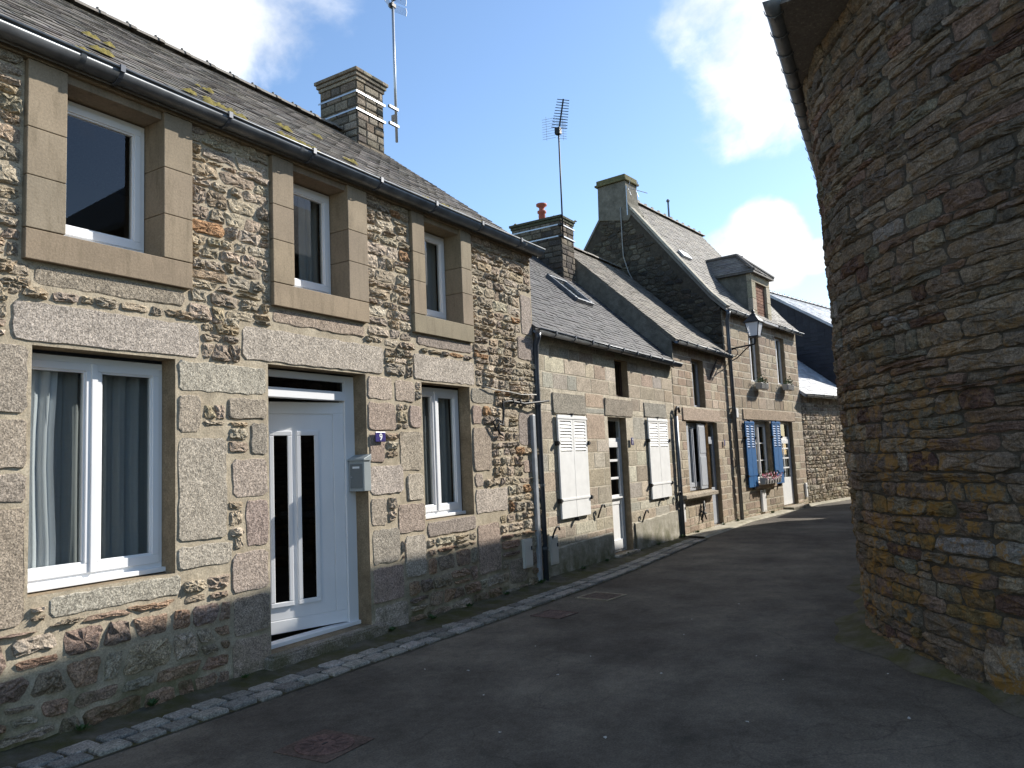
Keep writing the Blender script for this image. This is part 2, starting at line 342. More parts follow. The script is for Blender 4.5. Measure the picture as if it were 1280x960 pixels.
# ------------------------------------------------------------------ stonework
def clip(poly, px, py, nx, ny):
    # keep the side where (p-P).n <= 0
    out = []
    for i in range(len(poly)):
        a, b = poly[i-1], poly[i]
        da = (a[0]-px)*nx+(a[1]-py)*ny; db = (b[0]-px)*nx+(b[1]-py)*ny
        if (da <= 0) != (db <= 0):
            t = da/(da-db); out.append((a[0]+(b[0]-a[0])*t, a[1]+(b[1]-a[1])*t))
        if db <= 0: out.append(b)
    return out
def area(p): return .5*sum(p[i-1][0]*p[i][1]-p[i][0]*p[i-1][1] for i in range(len(p)))
def cells(u0, u1, z0, z1, rowh, asp, obst=(), wave=0., ay=1.5, mask=None):
    """irregular coursed rubble: polygons in (u,z)"""
    seeds = []; z = z0-.03
    while z < z1+.05:
        a, b = rowh(z); h = U(a, b); u = u0-U(0, .3); ph = U(0, 6)
        while u < u1+.2:
            wd = h*U(*asp); uu = u+wd/2; s = (uu, z+h/2+U(-.16, .16)*h+wave*sin(uu*1.3+ph)); u += wd
            if random.random() < .14 and h > .1:   # split into two thin stones
                cand = [(s[0], s[1]-h*.27), (s[0]+U(-.05, .05), s[1]+h*.27)]
            else: cand = [s]
            for s in cand:
                if any(o[0]-.012 < s[0] < o[1]+.012 and o[2]-.012 < s[1] < o[3]+.012 for o in obst): continue
                if s[0] < u0-.2 or s[0] > u1+.2 or s[1] < z0-.1 or s[1] > z1+.1: continue
                if mask and not mask(*s): continue
                seeds.append(s)
        z += h
    B = .35; grid = {}
    for i, s in enumerate(seeds): grid.setdefault((int(s[0]//B), int(s[1]//B)), []).append(i)
    res = []
    for i, (su, sz) in enumerate(seeds):
        gx, gy = int(su//B), int(sz//B)
        nb = [j for a in (-2, -1, 0, 1, 2) for b in (-2, -1, 0, 1, 2) for j in grid.get((gx+a, gy+b), ()) if j != i]
        nb.sort(key=lambda j: (seeds[j][0]-su)**2+((seeds[j][1]-sz)*ay)**2)
        p = [(su-.5, sz-.3), (su+.5, sz-.3), (su+.5, sz+.3), (su-.5, sz+.3)]
        for j in nb[:22]:
            nx, nz = seeds[j][0]-su, (seeds[j][1]-sz)*ay*ay
            p = clip(p, (seeds[j][0]+su)/2, (seeds[j][1]+sz)/2, nx, nz)
            if len(p) < 3: break
        for (ex, ez, nx, nz) in ((u0, 0, -1, 0), (u1, 0, 1, 0), (0, z0, 0, -1), (0, z1, 0, 1)):
            if len(p) >= 3: p = clip(p, ex, ez, nx, nz)
        for o in obst:
            if len(p) < 3: break
            if max(q[0] for q in p) < o[0] or min(q[0] for q in p) > o[1] or max(q[1] for q in p) < o[2] or min(q[1] for q in p) > o[3]: continue
            e = [(o[0]-su, o[0], 0, 1, 0), (su-o[1], o[1], 0, -1, 0), (o[2]-sz, 0, o[2], 0, 1), (sz-o[3], 0, o[3], 0, -1)]
            k = max(e, key=lambda q: q[0]); p = clip(p, k[1], k[2], k[3], k[4])
        if len(p) >= 3 and area(p) > .0016: res.append(p)
    return res
def coursed(u0, u1, z0, z1, rowh, wr, obst=(), wob=.015, split=.16, slant=.02, longp=.35):
    """roughly coursed masonry: uneven bands of stones with slanting joints, cut round the obstacles"""
    zs = [z0]
    while zs[-1] < z1-.05: zs.append(zs[-1]+U(*rowh(zs[-1])))
    zs[-1] = z1
    wv = [(U(0, 6.3), U(0, 6.3), U(.9, 1.7), U(2.6, 4.5)) for _ in zs]
    def zb(k, u):
        if k == 0 or k == len(zs)-1: return zs[k]
        a = min(wob, .32*min(zs[k+1]-zs[k], zs[k]-zs[k-1])); p = wv[k]
        return zs[k]+a*(.6*sin(p[2]*u+p[0])+.4*sin(p[3]*u+p[1]))
    res = []
    for k in range(len(zs)-1):
        a, b = zs[k], zs[k+1]; iv = [(u0, u1)]
        for o in obst:
            if min(o[3], b)-max(o[2], a) > .4*(b-a):
                nv = []
                for x, y in iv:
                    if o[1] <= x or o[0] >= y: nv.append((x, y)); continue
                    if o[0] > x: nv.append((x, o[0]))
                    if o[1] < y: nv.append((o[1], y))
                iv = nv
        for x, y in iv:
            if y-x < .03: continue
            J = [(x, 0)]
            while True:
                wd = U(wr[0], wr[1]) if random.random() > longp else U(wr[1], wr[2])
                e = J[-1][0]+wd
                if y-e < wr[0]*.8: J.append((y, 0)); break
                J.append((e, U(-slant, slant)))
            for (ua, ea), (ub, eb) in zip(J, J[1:]):
                um = (ua+ub)/2
                lo = [(ua-ea, zb(k, ua)), (um, zb(k, um)+U(-.006, .006)), (ub-eb, zb(k, ub))]; hi = [(ub+eb, zb(k+1, ub)), (um, zb(k+1, um)+U(-.006, .006)), (ua+ea, zb(k+1, ua))]
                if b-a > .1 and random.random() < split:
                    t = U(.38, .62); f = lambda p, q: (p[0]+(q[0]-p[0])*t, p[1]+(q[1]-p[1])*t)
                    m0, m1, m2 = f(lo[0], hi[2]), f(lo[1], hi[1]), f(lo[2], hi[0]); P = [lo+[m2, m1, m0], [m0, m1, m2]+hi]
                else: P = [lo+hi]
                for p in P:
                    su, sz = sum(q[0] for q in p)/6, sum(q[1] for q in p)/6
                    for o in obst:
                        if len(p) < 3: break
                        if max(q[0] for q in p) < o[0] or min(q[0] for q in p) > o[1] or max(q[1] for q in p) < o[2] or min(q[1] for q in p) > o[3]: continue
                        e_ = [(o[0]-su, o[0], 0, 1, 0), (su-o[1], o[1], 0, -1, 0), (o[2]-sz, 0, o[2], 0, 1), (sz-o[3], 0, o[3], 0, -1)]
                        q = max(e_, key=lambda v: v[0])
                        p = clip(p, q[1], q[2], q[3], q[4]) if q[0] > -.02 else []
                    if len(p) >= 3 and area(p) > .0014: res.append(p)
    return res
def roundpoly(p, gap, it=1, jit=.006):
    cx = sum(q[0] for q in p)/len(p); cz = sum(q[1] for q in p)/len(p)
    w_ = max(q[0] for q in p)-min(q[0] for q in p); h_ = max(q[1] for q in p)-min(q[1] for q in p)
    fx, fz = max(.4, 1-2*gap/max(w_, .01)), max(.4, 1-2*gap/max(h_, .01))
    p = [(cx+(x-cx)*fx, cz+(z-cz)*fz) for x, z in p]
    q = []
    for i in range(len(p)):          # drop very short edges
        if hypot(p[i][0]-p[i-1][0], p[i][1]-p[i-1][1]) > .018: q.append(p[i])
    if len(q) >= 3: p = q
    for _ in range(it):
        q = []
        for i in range(len(p)):
            a, b = p[i-1], p[i]; t = U(.10, .26)
            q += [(a[0]+(b[0]-a[0])*t, a[1]+(b[1]-a[1])*t), (a[0]+(b[0]-a[0])*(1-t), a[1]+(b[1]-a[1])*(1-t))]
        p = q
    q = []
    for i in range(len(p)):
        a, b = p[i-1], p[i]; L = hypot(b[0]-a[0], b[1]-a[1])
        if L > .075: q.append(((a[0]+b[0])/2+U(-.5, .5)*jit, (a[1]+b[1])/2+U(-1.6, 1.6)*jit))
        q.append((b[0]+U(-jit, jit), b[1]+U(-jit, jit)))
    return q
def rectpoly(u0, u1, z0, z1, step=.13, jit=.007, cr=.018):
    pts = []
    for (ax, az, bx, bz) in ((u0, z0, u1, z0), (u1, z0, u1, z1), (u1, z1, u0, z1), (u0, z1, u0, z0)):
        L = hypot(bx-ax, bz-az); n = max(1, int(L/step)); dx, dz = (bx-ax)/L, (bz-az)/L
        c_ = min(cr*U(.6, 1.6), L*.3)
        for k in range(n+1):
            t = c_+(L-2*c_)*k/n; pts.append((ax+dx*t+U(-jit, jit)*(abs(dz) > .5), az+dz*t+U(-jit, jit)*(abs(dx) > .5)))
    return pts
FAC = lambda u, z, d: (u, -d, z)
def stone(mb, p, h, fmap=FAC, rough=.35, back=-.02, flat=.0):
    cx = sum(q[0] for q in p)/len(p); cz = sum(q[1] for q in p)/len(p)
    if not flat:          # break long edges so that the face can be craggy
        q = []
        for i in range(len(p)):
            a, b = p[i-1], p[i]; k = max(1, int(hypot(b[0]-a[0], b[1]-a[1])/.045))
            for j in range(1, k): q.append((a[0]+(b[0]-a[0])*j/k+U(-.004, .004), a[1]+(b[1]-a[1])*j/k+U(-.004, .004)))
            q.append(b)
        p = q
    n = len(p); tilt = U(-.45, .45)*h; tz = U(-.35, .45)*h
    w_ = max(abs(q[0]-cx) for q in p)+1e-3; hh = max(abs(q[1]-cz) for q in p)+1e-3
    V = []; ins = min(w_, hh)
    if flat: R_ = ((0, back, 0), (.06*ins+.001, h*.5, .3), (min(.013, .3*ins), h*.95, rough))
    else: R_ = ((0, back, 0), (.03, h*.55, .5), (.26, h*.95, rough), (.6, h*1.1, rough))
    for sc, dd, rr in R_:
        for (x, z) in p:
            if flat: X = x-math.copysign(min(abs(x-cx), sc), x-cx); Z = z-math.copysign(min(abs(z-cz), sc), z-cz)
            else:
                k = sc+(U(-.07, .07) if sc > .1 else 0); X, Z = x-(x-cx)*k, z-(z-cz)*k
            d = dd if dd < 0 else dd+U(-rr, rr)*h+tilt*(X-cx)/w_+tz*(Z-cz)/hh
            V.append(fmap(X, Z, max(d, .001) if dd > 0 else d))
    if flat:
        mb.poly(V, [(r*n+i, r*n+(i+1) % n, (r+1)*n+(i+1) % n, (r+1)*n+i) for r in range(2) for i in range(n)]+[tuple(range(2*n, 3*n))]); return
    V.append(fmap(cx, cz, h*(1.05+U(-rough, rough)*.7)))
    F = [(r*n+i, r*n+(i+1) % n, (r+1)*n+(i+1) % n, (r+1)*n+i) for r in range(3) for i in range(n)]
    F += [(3*n+i, 3*n+(i+1) % n, 4*n) for i in range(n)]
    mb.poly(V, F)
def block(mb, u0, u1, z0, z1, h, fmap=FAC, back=-.02, ch=.008, j=.004):
    a = [(u0+U(0, j), z0+U(0, j)), (u1-U(0, j), z0+U(0, j)), (u1-U(0, j), z1-U(0, j)), (u0+U(0, j), z1-U(0, j))]
    cx, cz = (u0+u1)/2, (z0+z1)/2; t = U(-.3, .3)*h
    V = [fmap(x, z, back) for x, z in a]+[fmap(x, z, h*.4) for x, z in a]
    V += [fmap(x-math.copysign(ch, x-cx), z-math.copysign(ch, z-cz), h+t*math.copysign(1, x-cx)+U(-.2, .2)*h) for x, z in a]
    V.append(fmap(cx+U(-.03, .03), cz, h*U(1., 1.5)))
    F = [(r*4+i, r*4+(i+1) % 4, (r+1)*4+(i+1) % 4, (r+1)*4+i) for r in (0, 1) for i in range(4)]+[(8+i, 8+(i+1) % 4, 12) for i in range(4)]
    mb.poly(V, F)
def courses(z0, z1, hr, snaps):
    zs = [z0]
    while zs[-1] < z1-hr[0]*.6: zs.append(zs[-1]+U(*hr))
    zs[-1] = z1
    for s in snaps:
        if not z0 < s < z1: continue
        k = min(range(len(zs)), key=lambda i: abs(zs[i]-s))
        if abs(zs[k]-s) < .09 and 0 < k < len(zs)-1: zs[k] = s
        elif abs(zs[k]-s) > .03: zs.append(s)
        zs.sort()
    return zs
def ashlar(u0, u1, z0, z1, hr, wr, obst, joint=.012):
    """coursed blocks (u0,u1,z0,z1) round rectangular obstacles"""
    out = []
    zs = courses(z0, z1, hr, sorted({o[2] for o in obst} | {o[3] for o in obst}))
    for a, b in zip(zs, zs[1:]):
        if b-a < .04: continue
        iv = [(u0, u1)]
        for o in obst:
            if o[2] < b-.015 and o[3] > a+.015:
                nv = []
                for x, y in iv:
                    if o[1] <= x or o[0] >= y: nv.append((x, y)); continue
                    if o[0] > x: nv.append((x, o[0]))
                    if o[1] < y: nv.append((o[1], y))
                iv = nv
        for x, y in iv:
            if y-x < .05: continue
            u = x
            while u < y-.01:
                wd = U(*wr)
                e = u+wd
                if y-e < wr[0]*.6: e = y
                out.append((u+joint/2, e-joint/2, a+joint/2, b-joint/2)); u = e
    return out
def wall(parent, L, zt, opens, mats=('mortar', 'reveal'), s0=0., depth=5.4, gz=None, name='wall', z0=-.15):
    """front sheet with openings and their reveals; opens = (s0,s1,z0,z1,depth)"""
    mb = MB(); us = sorted({s0, L} | {o[0] for o in opens} | {o[1] for o in opens}); zs = sorted({z0, zt} | {o[2] for o in opens} | {o[3] for o in opens})
    for a, b in zip(us, us[1:]):
        for c, d in zip(zs, zs[1:]):
            if any(o[0]-1e-4 < a and b < o[1]+1e-4 and o[2]-1e-4 < c and d < o[3]+1e-4 for o in opens): continue
            mb.face((a, 0, c), (b, 0, c), (b, 0, d), (a, 0, d))
    mb.m = 1
    for (a, b, c, d, D) in opens:
        mb.face((a, 0, c), (a, 0, d), (a, D, d), (a, D, c)); mb.face((b, 0, c), (b, D, c), (b, D, d), (b, 0, d))
        mb.face((a, 0, d), (b, 0, d), (b, D, d), (a, D, d)); mb.face((a, 0, c), (a, D, c), (b, D, c), (b, 0, c))
    return mb.build(name, mats, parent, recenter=False)
def shell(parent, L, zt, prof, depth, mats=('mortar_dark', 'interior'), s0=0., left=True, right=True):
    """gables and back wall; prof = roof profile (d,z) from front eave to back eave"""
    mb = MB(); P = [(0.02, -.15)]+[(max(d, .02) if d < .3 else min(d, depth), z-.05) for d, z in prof]+[(depth, -.15)]
    if left: mb.prism(P, s0, s0+.25, 'x')
    if right: mb.prism(P, L-.25, L, 'x')
    mb.box(s0+.25, L-.25, depth-.25, depth, -.15, prof[-1][1]-.05)
    o = mb.build('gable_walls', 'mortar_dark', parent, recenter=False)
    mb = MB(); mb.box(s0+.26, L-.26, 1.9, 2.0, -.1, zt-.1); mb.box(s0+.26, L-.26, .22, 1.9, .0, .05)
    mb.build('room_wall', 'interior', parent, recenter=False)
    return o
SLP = [rgb(112, 104, 94), rgb(100, 93, 85), rgb(120, 112, 100), rgb(108, 102, 95)]
SLN = [rgb(76, 73, 70), rgb(69, 66, 65), rgb(82, 79, 76), rgb(73, 71, 69)]
def slates(mb, s0, s1, prof, wd, ex, pal, t=.008, jit=.006, lim=None):
    """overlapping slates up a roof slope; prof=(d,z) points from the eave up"""
    seg = []; tot = 0
    for a, b in zip(prof, prof[1:]):
        l = hypot(b[0]-a[0], b[1]-a[1]); seg.append((tot, l, a, b)); tot += l
    def at(v):
        for (q, l, a, b) in seg:
            if v <= q+l+1e-6 or (q, l, a, b) == seg[-1]:
                k = (v-q)/l; return a[0]+(b[0]-a[0])*k, a[1]+(b[1]-a[1])*k, (b[0]-a[0])/l, (b[1]-a[1])/l
    n = int(tot/ex)
    for r in range(n+1):
        v = r*ex; d0, z0, td, tz = at(v); d1, z1, _, _ = at(min(tot, v+ex*1.9)); nd, nz = -tz, td
        u = s0-(wd/2 if r % 2 else 0)+U(-.01, .01)
        while u < s1:
            a, b = max(u+.002, s0), min(u+wd-.002, s1); u += wd
            if b-a < .02: continue
            if lim and not lim((a+b)/2, d0): continue
            mb.col = pick(pal, .16); h = t*U(1.4, 2.6); e = U(-jit, jit); lo = U(-jit, jit)
            p0 = (a, d0+nd*h+td*lo, z0+nz*h+tz*lo); p1 = (b, d0+nd*(h+e*.5)+td*(lo+e), z0+nz*(h+e*.5)+tz*(lo+e))
            p2 = (b, d1+nd*.002, z1+nz*.002); p3 = (a, d1+nd*.002, z1+nz*.002)
            q0 = (p0[0], p0[1]-nd*t*1.3, p0[2]-nz*t*1.3); q1 = (p1[0], p1[1]-nd*t*1.3, p1[2]-nz*t*1.3)
            mb.poly([p0, p1, p2, p3, q0, q1], [(0, 1, 2, 3), (4, 5, 1, 0), (4, 0, 3), (1, 5, 2)])
def roof(parent, s0, s1, prof, wd, ex, pal, mat, ridge=None, thick=.09, lim=None, base='slate_old'):
    """prof (d,z): front eave ... ridge ... back eave; slates on the front up to the ridge"""
    k = max(range(len(prof)), key=lambda i: prof[i][1])
    mb = MB(); lo = [(d, z-thick) for d, z in prof]; mb.col = pal[0]
    mb.prism(list(prof)+lo[::-1], s0, s1, 'x')
    ro = mb.build('roof', base, parent, recenter=False)
    mb = MB(); slates(mb, s0, s1, prof[:k+1], wd, ex, pal, lim=lim); sl_ = mb.build('slates', mat, ro, recenter=False, kind='stuff')
    if ridge:
        L, r, crest = ridge; rd, rz = prof[k]
        mb = MB(); mb.col = pal[0]
        pts = [(r*1.5*cos(a), r*1.0*sin(a)) for a in [pi*q/8 for q in range(9)]]
        V = [(x, y, z) for x in (0, L-.006) for (y, z) in [(p[0], p[1]*.9-.02) for p in pts]]; n = 9
        mb.poly(V, [(i, i+1, n+i+1, n+i) for i in range(n-1)]+[tuple(range(n-1, -1, -1)), tuple(range(n, 2*n))])
        if crest == 'knob':
            mb.tube([(L-.03, 0, r*.8), (L-.03, 0, r*.8+.045)], [.022, .016], 6)
            V = [(x, y*1.12, z*1.12) for x in (L-.07, L+.005) for (y, z) in [(p[0], p[1]*.9-.02) for p in pts]]
            mb.poly(V, [(i, i+1, n+i+1, n+i) for i in range(n-1)]+[tuple(range(n-1, -1, -1)), tuple(range(n, 2*n))])
        elif crest == 'comb':
            mb.prism([(L*.2, r*.7), (L*.45, r*.8+.07), (L*.65, r*.8+.07), (L*.75, r*.7)], -.015, .015, 'y')
        x = s0; first = None
        while x < s1-L*.5:
            if first is None: first = mb.build('ridge_tile', 'slate_old', ro, recenter=False); o = first; o.location = (x, rd, rz)
            else: o = inst(first, 'ridge_tile', (x, rd, rz), ro)
            o.rotation_euler = (U(-.02, .02), U(-.012, .012), U(-.015, .015)); x += L
    return ro
def gutter(parent, s0, s1, d, z, r=.065, mat='zinc', brk=.85, y0=None):
    mb = MB(); n = 9
    def ring(x, rr): return [(x, d-rr*cos(pi*k/(n-1)), z-rr*sin(pi*k/(n-1))) for k in range(n)]
    a, b = ring(s0, r), ring(s1, r); ai, bi = ring(s0, r-.006), ring(s1, r-.006)
    V = a+b+ai+bi
    F = [(i, i+1, n+i+1, n+i) for i in range(n-1)]+[(2*n+i+1, 2*n+i, 3*n+i, 3*n+i+1) for i in range(n-1)]
    F += [(0, n, 3*n, 2*n), (n-1, 3*n-1, 4*n-1, 2*n-1), tuple(range(n)), tuple(range(2*n-1, n-1, -1))]
    mb.poly(V, F)
    mb.tube([(s0, d-r-.002, z+.006), (s1, d-r-.002, z+.006)], .011, 6)
    x = s0+1.9
    while x < s1:       # soldered joints
        V = [(xx, d-(r+.003)*cos(pi*k/(n-1)), z-(r+.003)*sin(pi*k/(n-1))) for xx in (x-.02, x+.02) for k in range(n)]
        mb.poly(V, [(i, i+1, n+i+1, n+i) for i in range(n-1)]); x += 2.
    g = mb.build('gutter', mat, parent, smooth=True, recenter=False)
    if brk:
        mb = MB(); R = r+.008
        for k in range(n-1):
            a0, a1 = pi*k/(n-1), pi*(k+1)/(n-1)
            for (q0, q1) in ((R-.002, R+.006),):
                P = [(-.014, -q0*cos(a0), -q0*sin(a0)), (.014, -q0*cos(a0), -q0*sin(a0)), (.014, -q0*cos(a1), -q0*sin(a1)), (-.014, -q0*cos(a1), -q0*sin(a1))]
                Q = [(-.014, -q1*cos(a0), -q1*sin(a0)), (.014, -q1*cos(a0), -q1*sin(a0)), (.014, -q1*cos(a1), -q1*sin(a1)), (-.014, -q1*cos(a1), -q1*sin(a1))]
                mb.poly(P+Q, [(4, 5, 6, 7), (0, 4, 7, 3), (1, 2, 6, 5), (0, 1, 5, 4)])
        mb.box(-.018, .018, -R-.014, -R+.004, -.03, .022); mb.box(-.012, .012, R-.002, R+.07, -.03, -.0)
        x = s0+.45; first = None
        while x < s1-.05:
            if first is None: first = mb.build('bracket', 'pipeblue', g, recenter=False); first.location = (x, d, z)
            else: inst(first, 'bracket', (x, d, z), g)
            x += brk
    return g
def downpipe(parent, path, r, mat, clamps=(), name='downpipe'):
    mb = MB(); mb.tube(path, r, 10); o = mb.build(name, mat, parent, smooth=True, recenter=False)
    for (x, y, z) in clamps:
        mb = MB(); mb.lathe((x, y, z), [(r+.008, 0), (r+.008, .03)], 10); mb.box(x-.008, x+.008, y+r, max(y+r+.02, -.005), z, z+.03)
        mb.build('pipe_clamp', 'zinc', o, recenter=False)
    return o
def place(o, loc, parentloc=None): o.location = loc; return o

# ------------------------------------------------------------------ windows
def fr(mb, a, b, c, d, wd, y0, y1, bot=None):
    bt = bot or wd
    mb.box(a, b, y0, y1, c, c+bt); mb.box(a, b, y0, y1, d-wd, d)
    mb.box(a, a+wd, y0, y1, c+bt+.0005, d-wd-.0005); mb.box(b-wd, b, y0, y1, c+bt+.0005, d-wd-.0005)
def window(parent, a, b, c, d, y, leaves=2, mat='pvc', sill=True, bars=0, glass='glass', fw_=.045, sw=.05):
    mb = MB(); fr(mb, a, b, c, d, fw_, y, y+.07, fw_+.02)
    if sill: mb.box(a-.01, b+.01, y-.05, y+.0, c-.005, c+.03)
    w_ = mb.build('window', mat, parent, recenter=False, bevel=.004)
    n = leaves; A, B, Cc, D = a+fw_-.006, b-fw_+.006, c+fw_+.014, d-fw_+.006; lw = (B-A)/n
    for k in range(n):
        x0, x1 = A+k*lw+.001, A+(k+1)*lw-.001
        mb = MB(); fr(mb, x0, x1, Cc, D, sw, y-.014, y+.045, sw+.012)
        fr(mb, x0+sw-.001, x1-sw+.001, Cc+sw+.011, D-sw+.001, .014, y-.002, y+.04)
        for q in range(bars):
            zz_ = Cc+sw+(D-Cc-2*sw)*(q+1)/(bars+1); mb.box(x0+sw, x1-sw, y, y+.03, zz_-.012, zz_+.012)
        s_ = mb.build('sash', mat, w_, recenter=False, bevel=.004)
        mb = MB(); mb.box(x0+sw+.008, x1-sw-.008, y+.014, y+.020, Cc+sw+.018, D-sw-.008); mb.build('pane', glass, w_, recenter=False)
    if n == 2:
        m_ = (A+B)/2; mb = MB(); mb.box(m_-.022, m_+.022, y-.026, y-.013, Cc, D); mb.build('mullion_cover', mat, w_, recenter=False, bevel=.004)
    return w_
def curtain(house, a, b, c, d, y, label, amp=.03, wl_=.11, gather=0, mat='curtain'):
    mb = MB(); n = max(8, int((b-a)/.012)); V = []; rows = 7; ph = U(0, 6)
    for j in range(rows):
        t = j/(rows-1); z = d+(c-d)*t
        for i in range(n+1):
            s = i/n; x = a+(b-a)*s
            if gather: x = a+(b-a)*s*(1-gather*(sin(pi*min(1, t*1.15))**1.5))
            V.append((x, y+amp*(sin(2*pi*(b-a)*s/wl_+ph+.6*sin(3*t))+.4*sin(2*pi*(b-a)*s/wl_*2.3+1+ph)), z))
    mb.poly(V, [(j*(n+1)+i, j*(n+1)+i+1, (j+1)*(n+1)+i+1, (j+1)*(n+1)+i) for j in range(rows-1) for i in range(n)])
    o = mb.build('curtain', mat, None, smooth=True)
    o.location = house.matrix_basis @ Vector(o['_off']) if False else Matrix.Translation(house.location) @ Matrix.Rotation(house.rotation_euler.z, 4, 'Z') @ Vector(o['_off'])
    o.rotation_euler = house.rotation_euler
    return tag(o, label, 'curtain')
def toworld(o, house):
    """a top-level thing built in a house's frame moves to the world"""
    R_ = Matrix.Rotation(house.rotation_euler.z, 4, 'Z'); o.location = house.location + (R_ @ Vector(o.location)); o.rotation_euler = (0, 0, house.rotation_euler.z)
    return o
def emit_stones(polys, parent, mat, pal, gap, h, fmap=FAC, limit=300, name='stone', campos=None, rough=.35, tint=None, back=-.02, W=None):
    Wm = W or (lambda p: p)
    def weight(p):
        x, y, z = fmap(sum(q[0] for q in p)/len(p), sum(q[1] for q in p)/len(p), 0); v = Wm(Vector((x, y, z)))-CAM
        return abs(area(p))/max(.5, v.length)**3
    polys = sorted(polys, key=weight, reverse=True); rest = MB()
    for i, p in enumerate(polys):
        q = roundpoly(p, gap*U(.7, 1.5), 1 if random.random() < .75 else 2, .006)
        if len(q) < 5: continue
        mb = MB() if i < limit else rest
        mb.col = pick(pal, .14)
        if tint: mb.col = tint(p, mb.col)
        stone(mb, q, U(*h), fmap, rough, back)
        if i < limit: mb.build(name, mat, parent)
    if rest.f: rest.build(name+'work', mat, parent, recenter=False, kind='stuff')
def plate(house, s, z, w_, h_, txt, label):
    mb = MB(); mb.box(-w_/2, w_/2, -.012, 0, -h_/2, h_/2); o = mb.build('house_number_plate', 'plate', None, recenter=False, bevel=.004)
    o.location = (s, -.032, z); toworld(o, house); tag(o, label, 'number plate')
    if txt:
        cu = bpy.data.curves.new('digit', 'FONT'); cu.body = txt; cu.size = h_*.95; cu.align_x = 'CENTER'; cu.align_y = 'CENTER'; cu.extrude = .001; cu.offset = .002
        t = bpy.data.objects.new('digit', cu); col.objects.link(t); bpy.context.view_layer.update()
        me = bpy.data.meshes.new_from_object(t); bpy.data.objects.remove(t); me.materials.append(MAT['digit'])
        t = bpy.data.objects.new('digit', me); col.objects.link(t); t.parent = o; t.location = (0, -.0145, -.004); t.rotation_euler = (pi/2, 0, 0)
    return o
def cover(house, s0, s1, z0, z1, label, mat='metercover'):
    mb = MB(); mb.box(s0, s1, -.045, -.005, z0, z1); mb.box(s0+.02, s1-.02, -.052, -.045, z0+.025, z1-.025)
    o = mb.build('meter_cover', mat, None, bevel=.005); toworld(o, house); tag(o, label, 'meter box', 'meter covers at the foot of the walls')
    x, z = (s1-s0)/2-.045, (z1-z0)*.6
    mb = MB(); mb.box(x-.006, x+.006, -.012, 0, 0, .05); k = mb.build('latch', 'iron', None, recenter=False); k.parent = o; k.location = (0, -.024, z)
    return o

# ------------------------------------------------------------------ ground
mb = MB(); mb.face((-300, -300, -.06), (300, -300, -.06), (300, 300, -.06), (-300, 300, -.06))
g = mb.build('ground', 'earth', None, recenter=False); g['kind'] = 'structure'
mb = MB(); nx, ny = 60, 30
def road_z(x, y): return 0.0
V = [(-14+60*i/nx, -14+13.9*j/ny, .0) for j in range(ny+1) for i in range(nx+1)]
mb.poly(V, [(j*(nx+1)+i, j*(nx+1)+i+1, (j+1)*(nx+1)+i+1, (j+1)*(nx+1)+i) for j in range(ny) for i in range(nx)])
g = mb.build('road', 'asphalt', None, recenter=False); g['kind'] = 'structure'
YI = [(-3, -.26), (2.5, -.27), (5, -.34), (7, -.42), (9, -.43), (10.5, -.40), (13, -.26), (14.9, -.16)]
def yin(x):
    for (a, p), (b, q) in zip(YI, YI[1:]):
        if a <= x <= b: return p+(q-p)*(x-a)/(b-a)
    return YI[-1][1]
mb = MB(); n = 150
V = []
for i in range(n+1):
    x = -1+15.9*i/n; yi = yin(x)
    for k, (t, z) in enumerate(((0, .05), (.25, .03), (.6, .012), (1, .006))):
        V.append((x, .08+(yi-.08)*t, z+(U(-.008, .014) if k < 3 else 0)))
mb.poly(V, [(i*4+k, (i+1)*4+k, (i+1)*4+k+1, i*4+k+1) for i in range(n) for k in range(3)])
g = mb.build('mossy_verge_strip', 'strip', None, smooth=True, recenter=False); g['kind'] = 'structure'
# pale concrete pavement before the farther houses
mb = MB(); PV = [(14.9, .1, -.42), (16.6, .08, -.42), (18.45, .0, -.38), (20.5, -.15, -.55), (22.5, -.35, -.72), (24.1, -.5, -.85), (26, -.95, -1.3), (29, -1.62, -2.0), (33, -2.5, -2.9)]
V = []
for (x, a, b) in PV: V += [(x, a, .045), (x, b+.05, .035), (x, b, .004)]
mb.poly(V, [(i*3+k, (i+1)*3+k, (i+1)*3+k+1, i*3+k+1) for i in range(len(PV)-1) for k in (0, 1)])
g = mb.build('pavement', 'pavement', None, recenter=False); g['kind'] = 'structure'
# two rows of granite setts
mb = MB(); mb.col = (.1, .09, .07)
V = []
for i in range(81):
    x = -1+15.9*i/80; V += [(x, yin(x)+.01, .007), (x, yin(x)-.35, .007)]
mb.poly(V, [(2*i, 2*i+1, 2*i+3, 2*i+2) for i in range(80)])
gut = mb.build('sett_channel', 'strip', None, recenter=False); gut['kind'] = 'structure'
SETP = [rgb(146, 140, 128), rgb(133, 128, 118), rgb(155, 149, 137), rgb(124, 120, 111)]
smesh = []
for k in range(10):
    mb = MB(); L, Wd = U(.192, .208), U(.142, .152); hx, hy = L/2, Wd/2; mb.col = pick(SETP, .12)
    rr = [[(sx*hx*f+U(-.004, .004), sy*hy*f+U(-.004, .004), z) for sx, sy in ((-1, -.88), (-.92, -1), (.92, -1), (1, -.88), (1, .88), (.92, 1), (-.92, 1), (-1, .88))] for f, z in ((1, -.03), (1, .014), (.95, .022+U(0, .004)))]
    V = rr[0]+rr[1]+rr[2]
    mb.poly(V, [(r*8+i, r*8+(i+1) % 8, (r+1)*8+(i+1) % 8, (r+1)*8+i) for r in (0, 1) for i in range(8)]+[tuple(range(16, 24))])
    o = mb.build('sett', 'sett', gut, recenter=False, smooth=False); smesh.append(o.data); bpy.data.objects.remove(o)
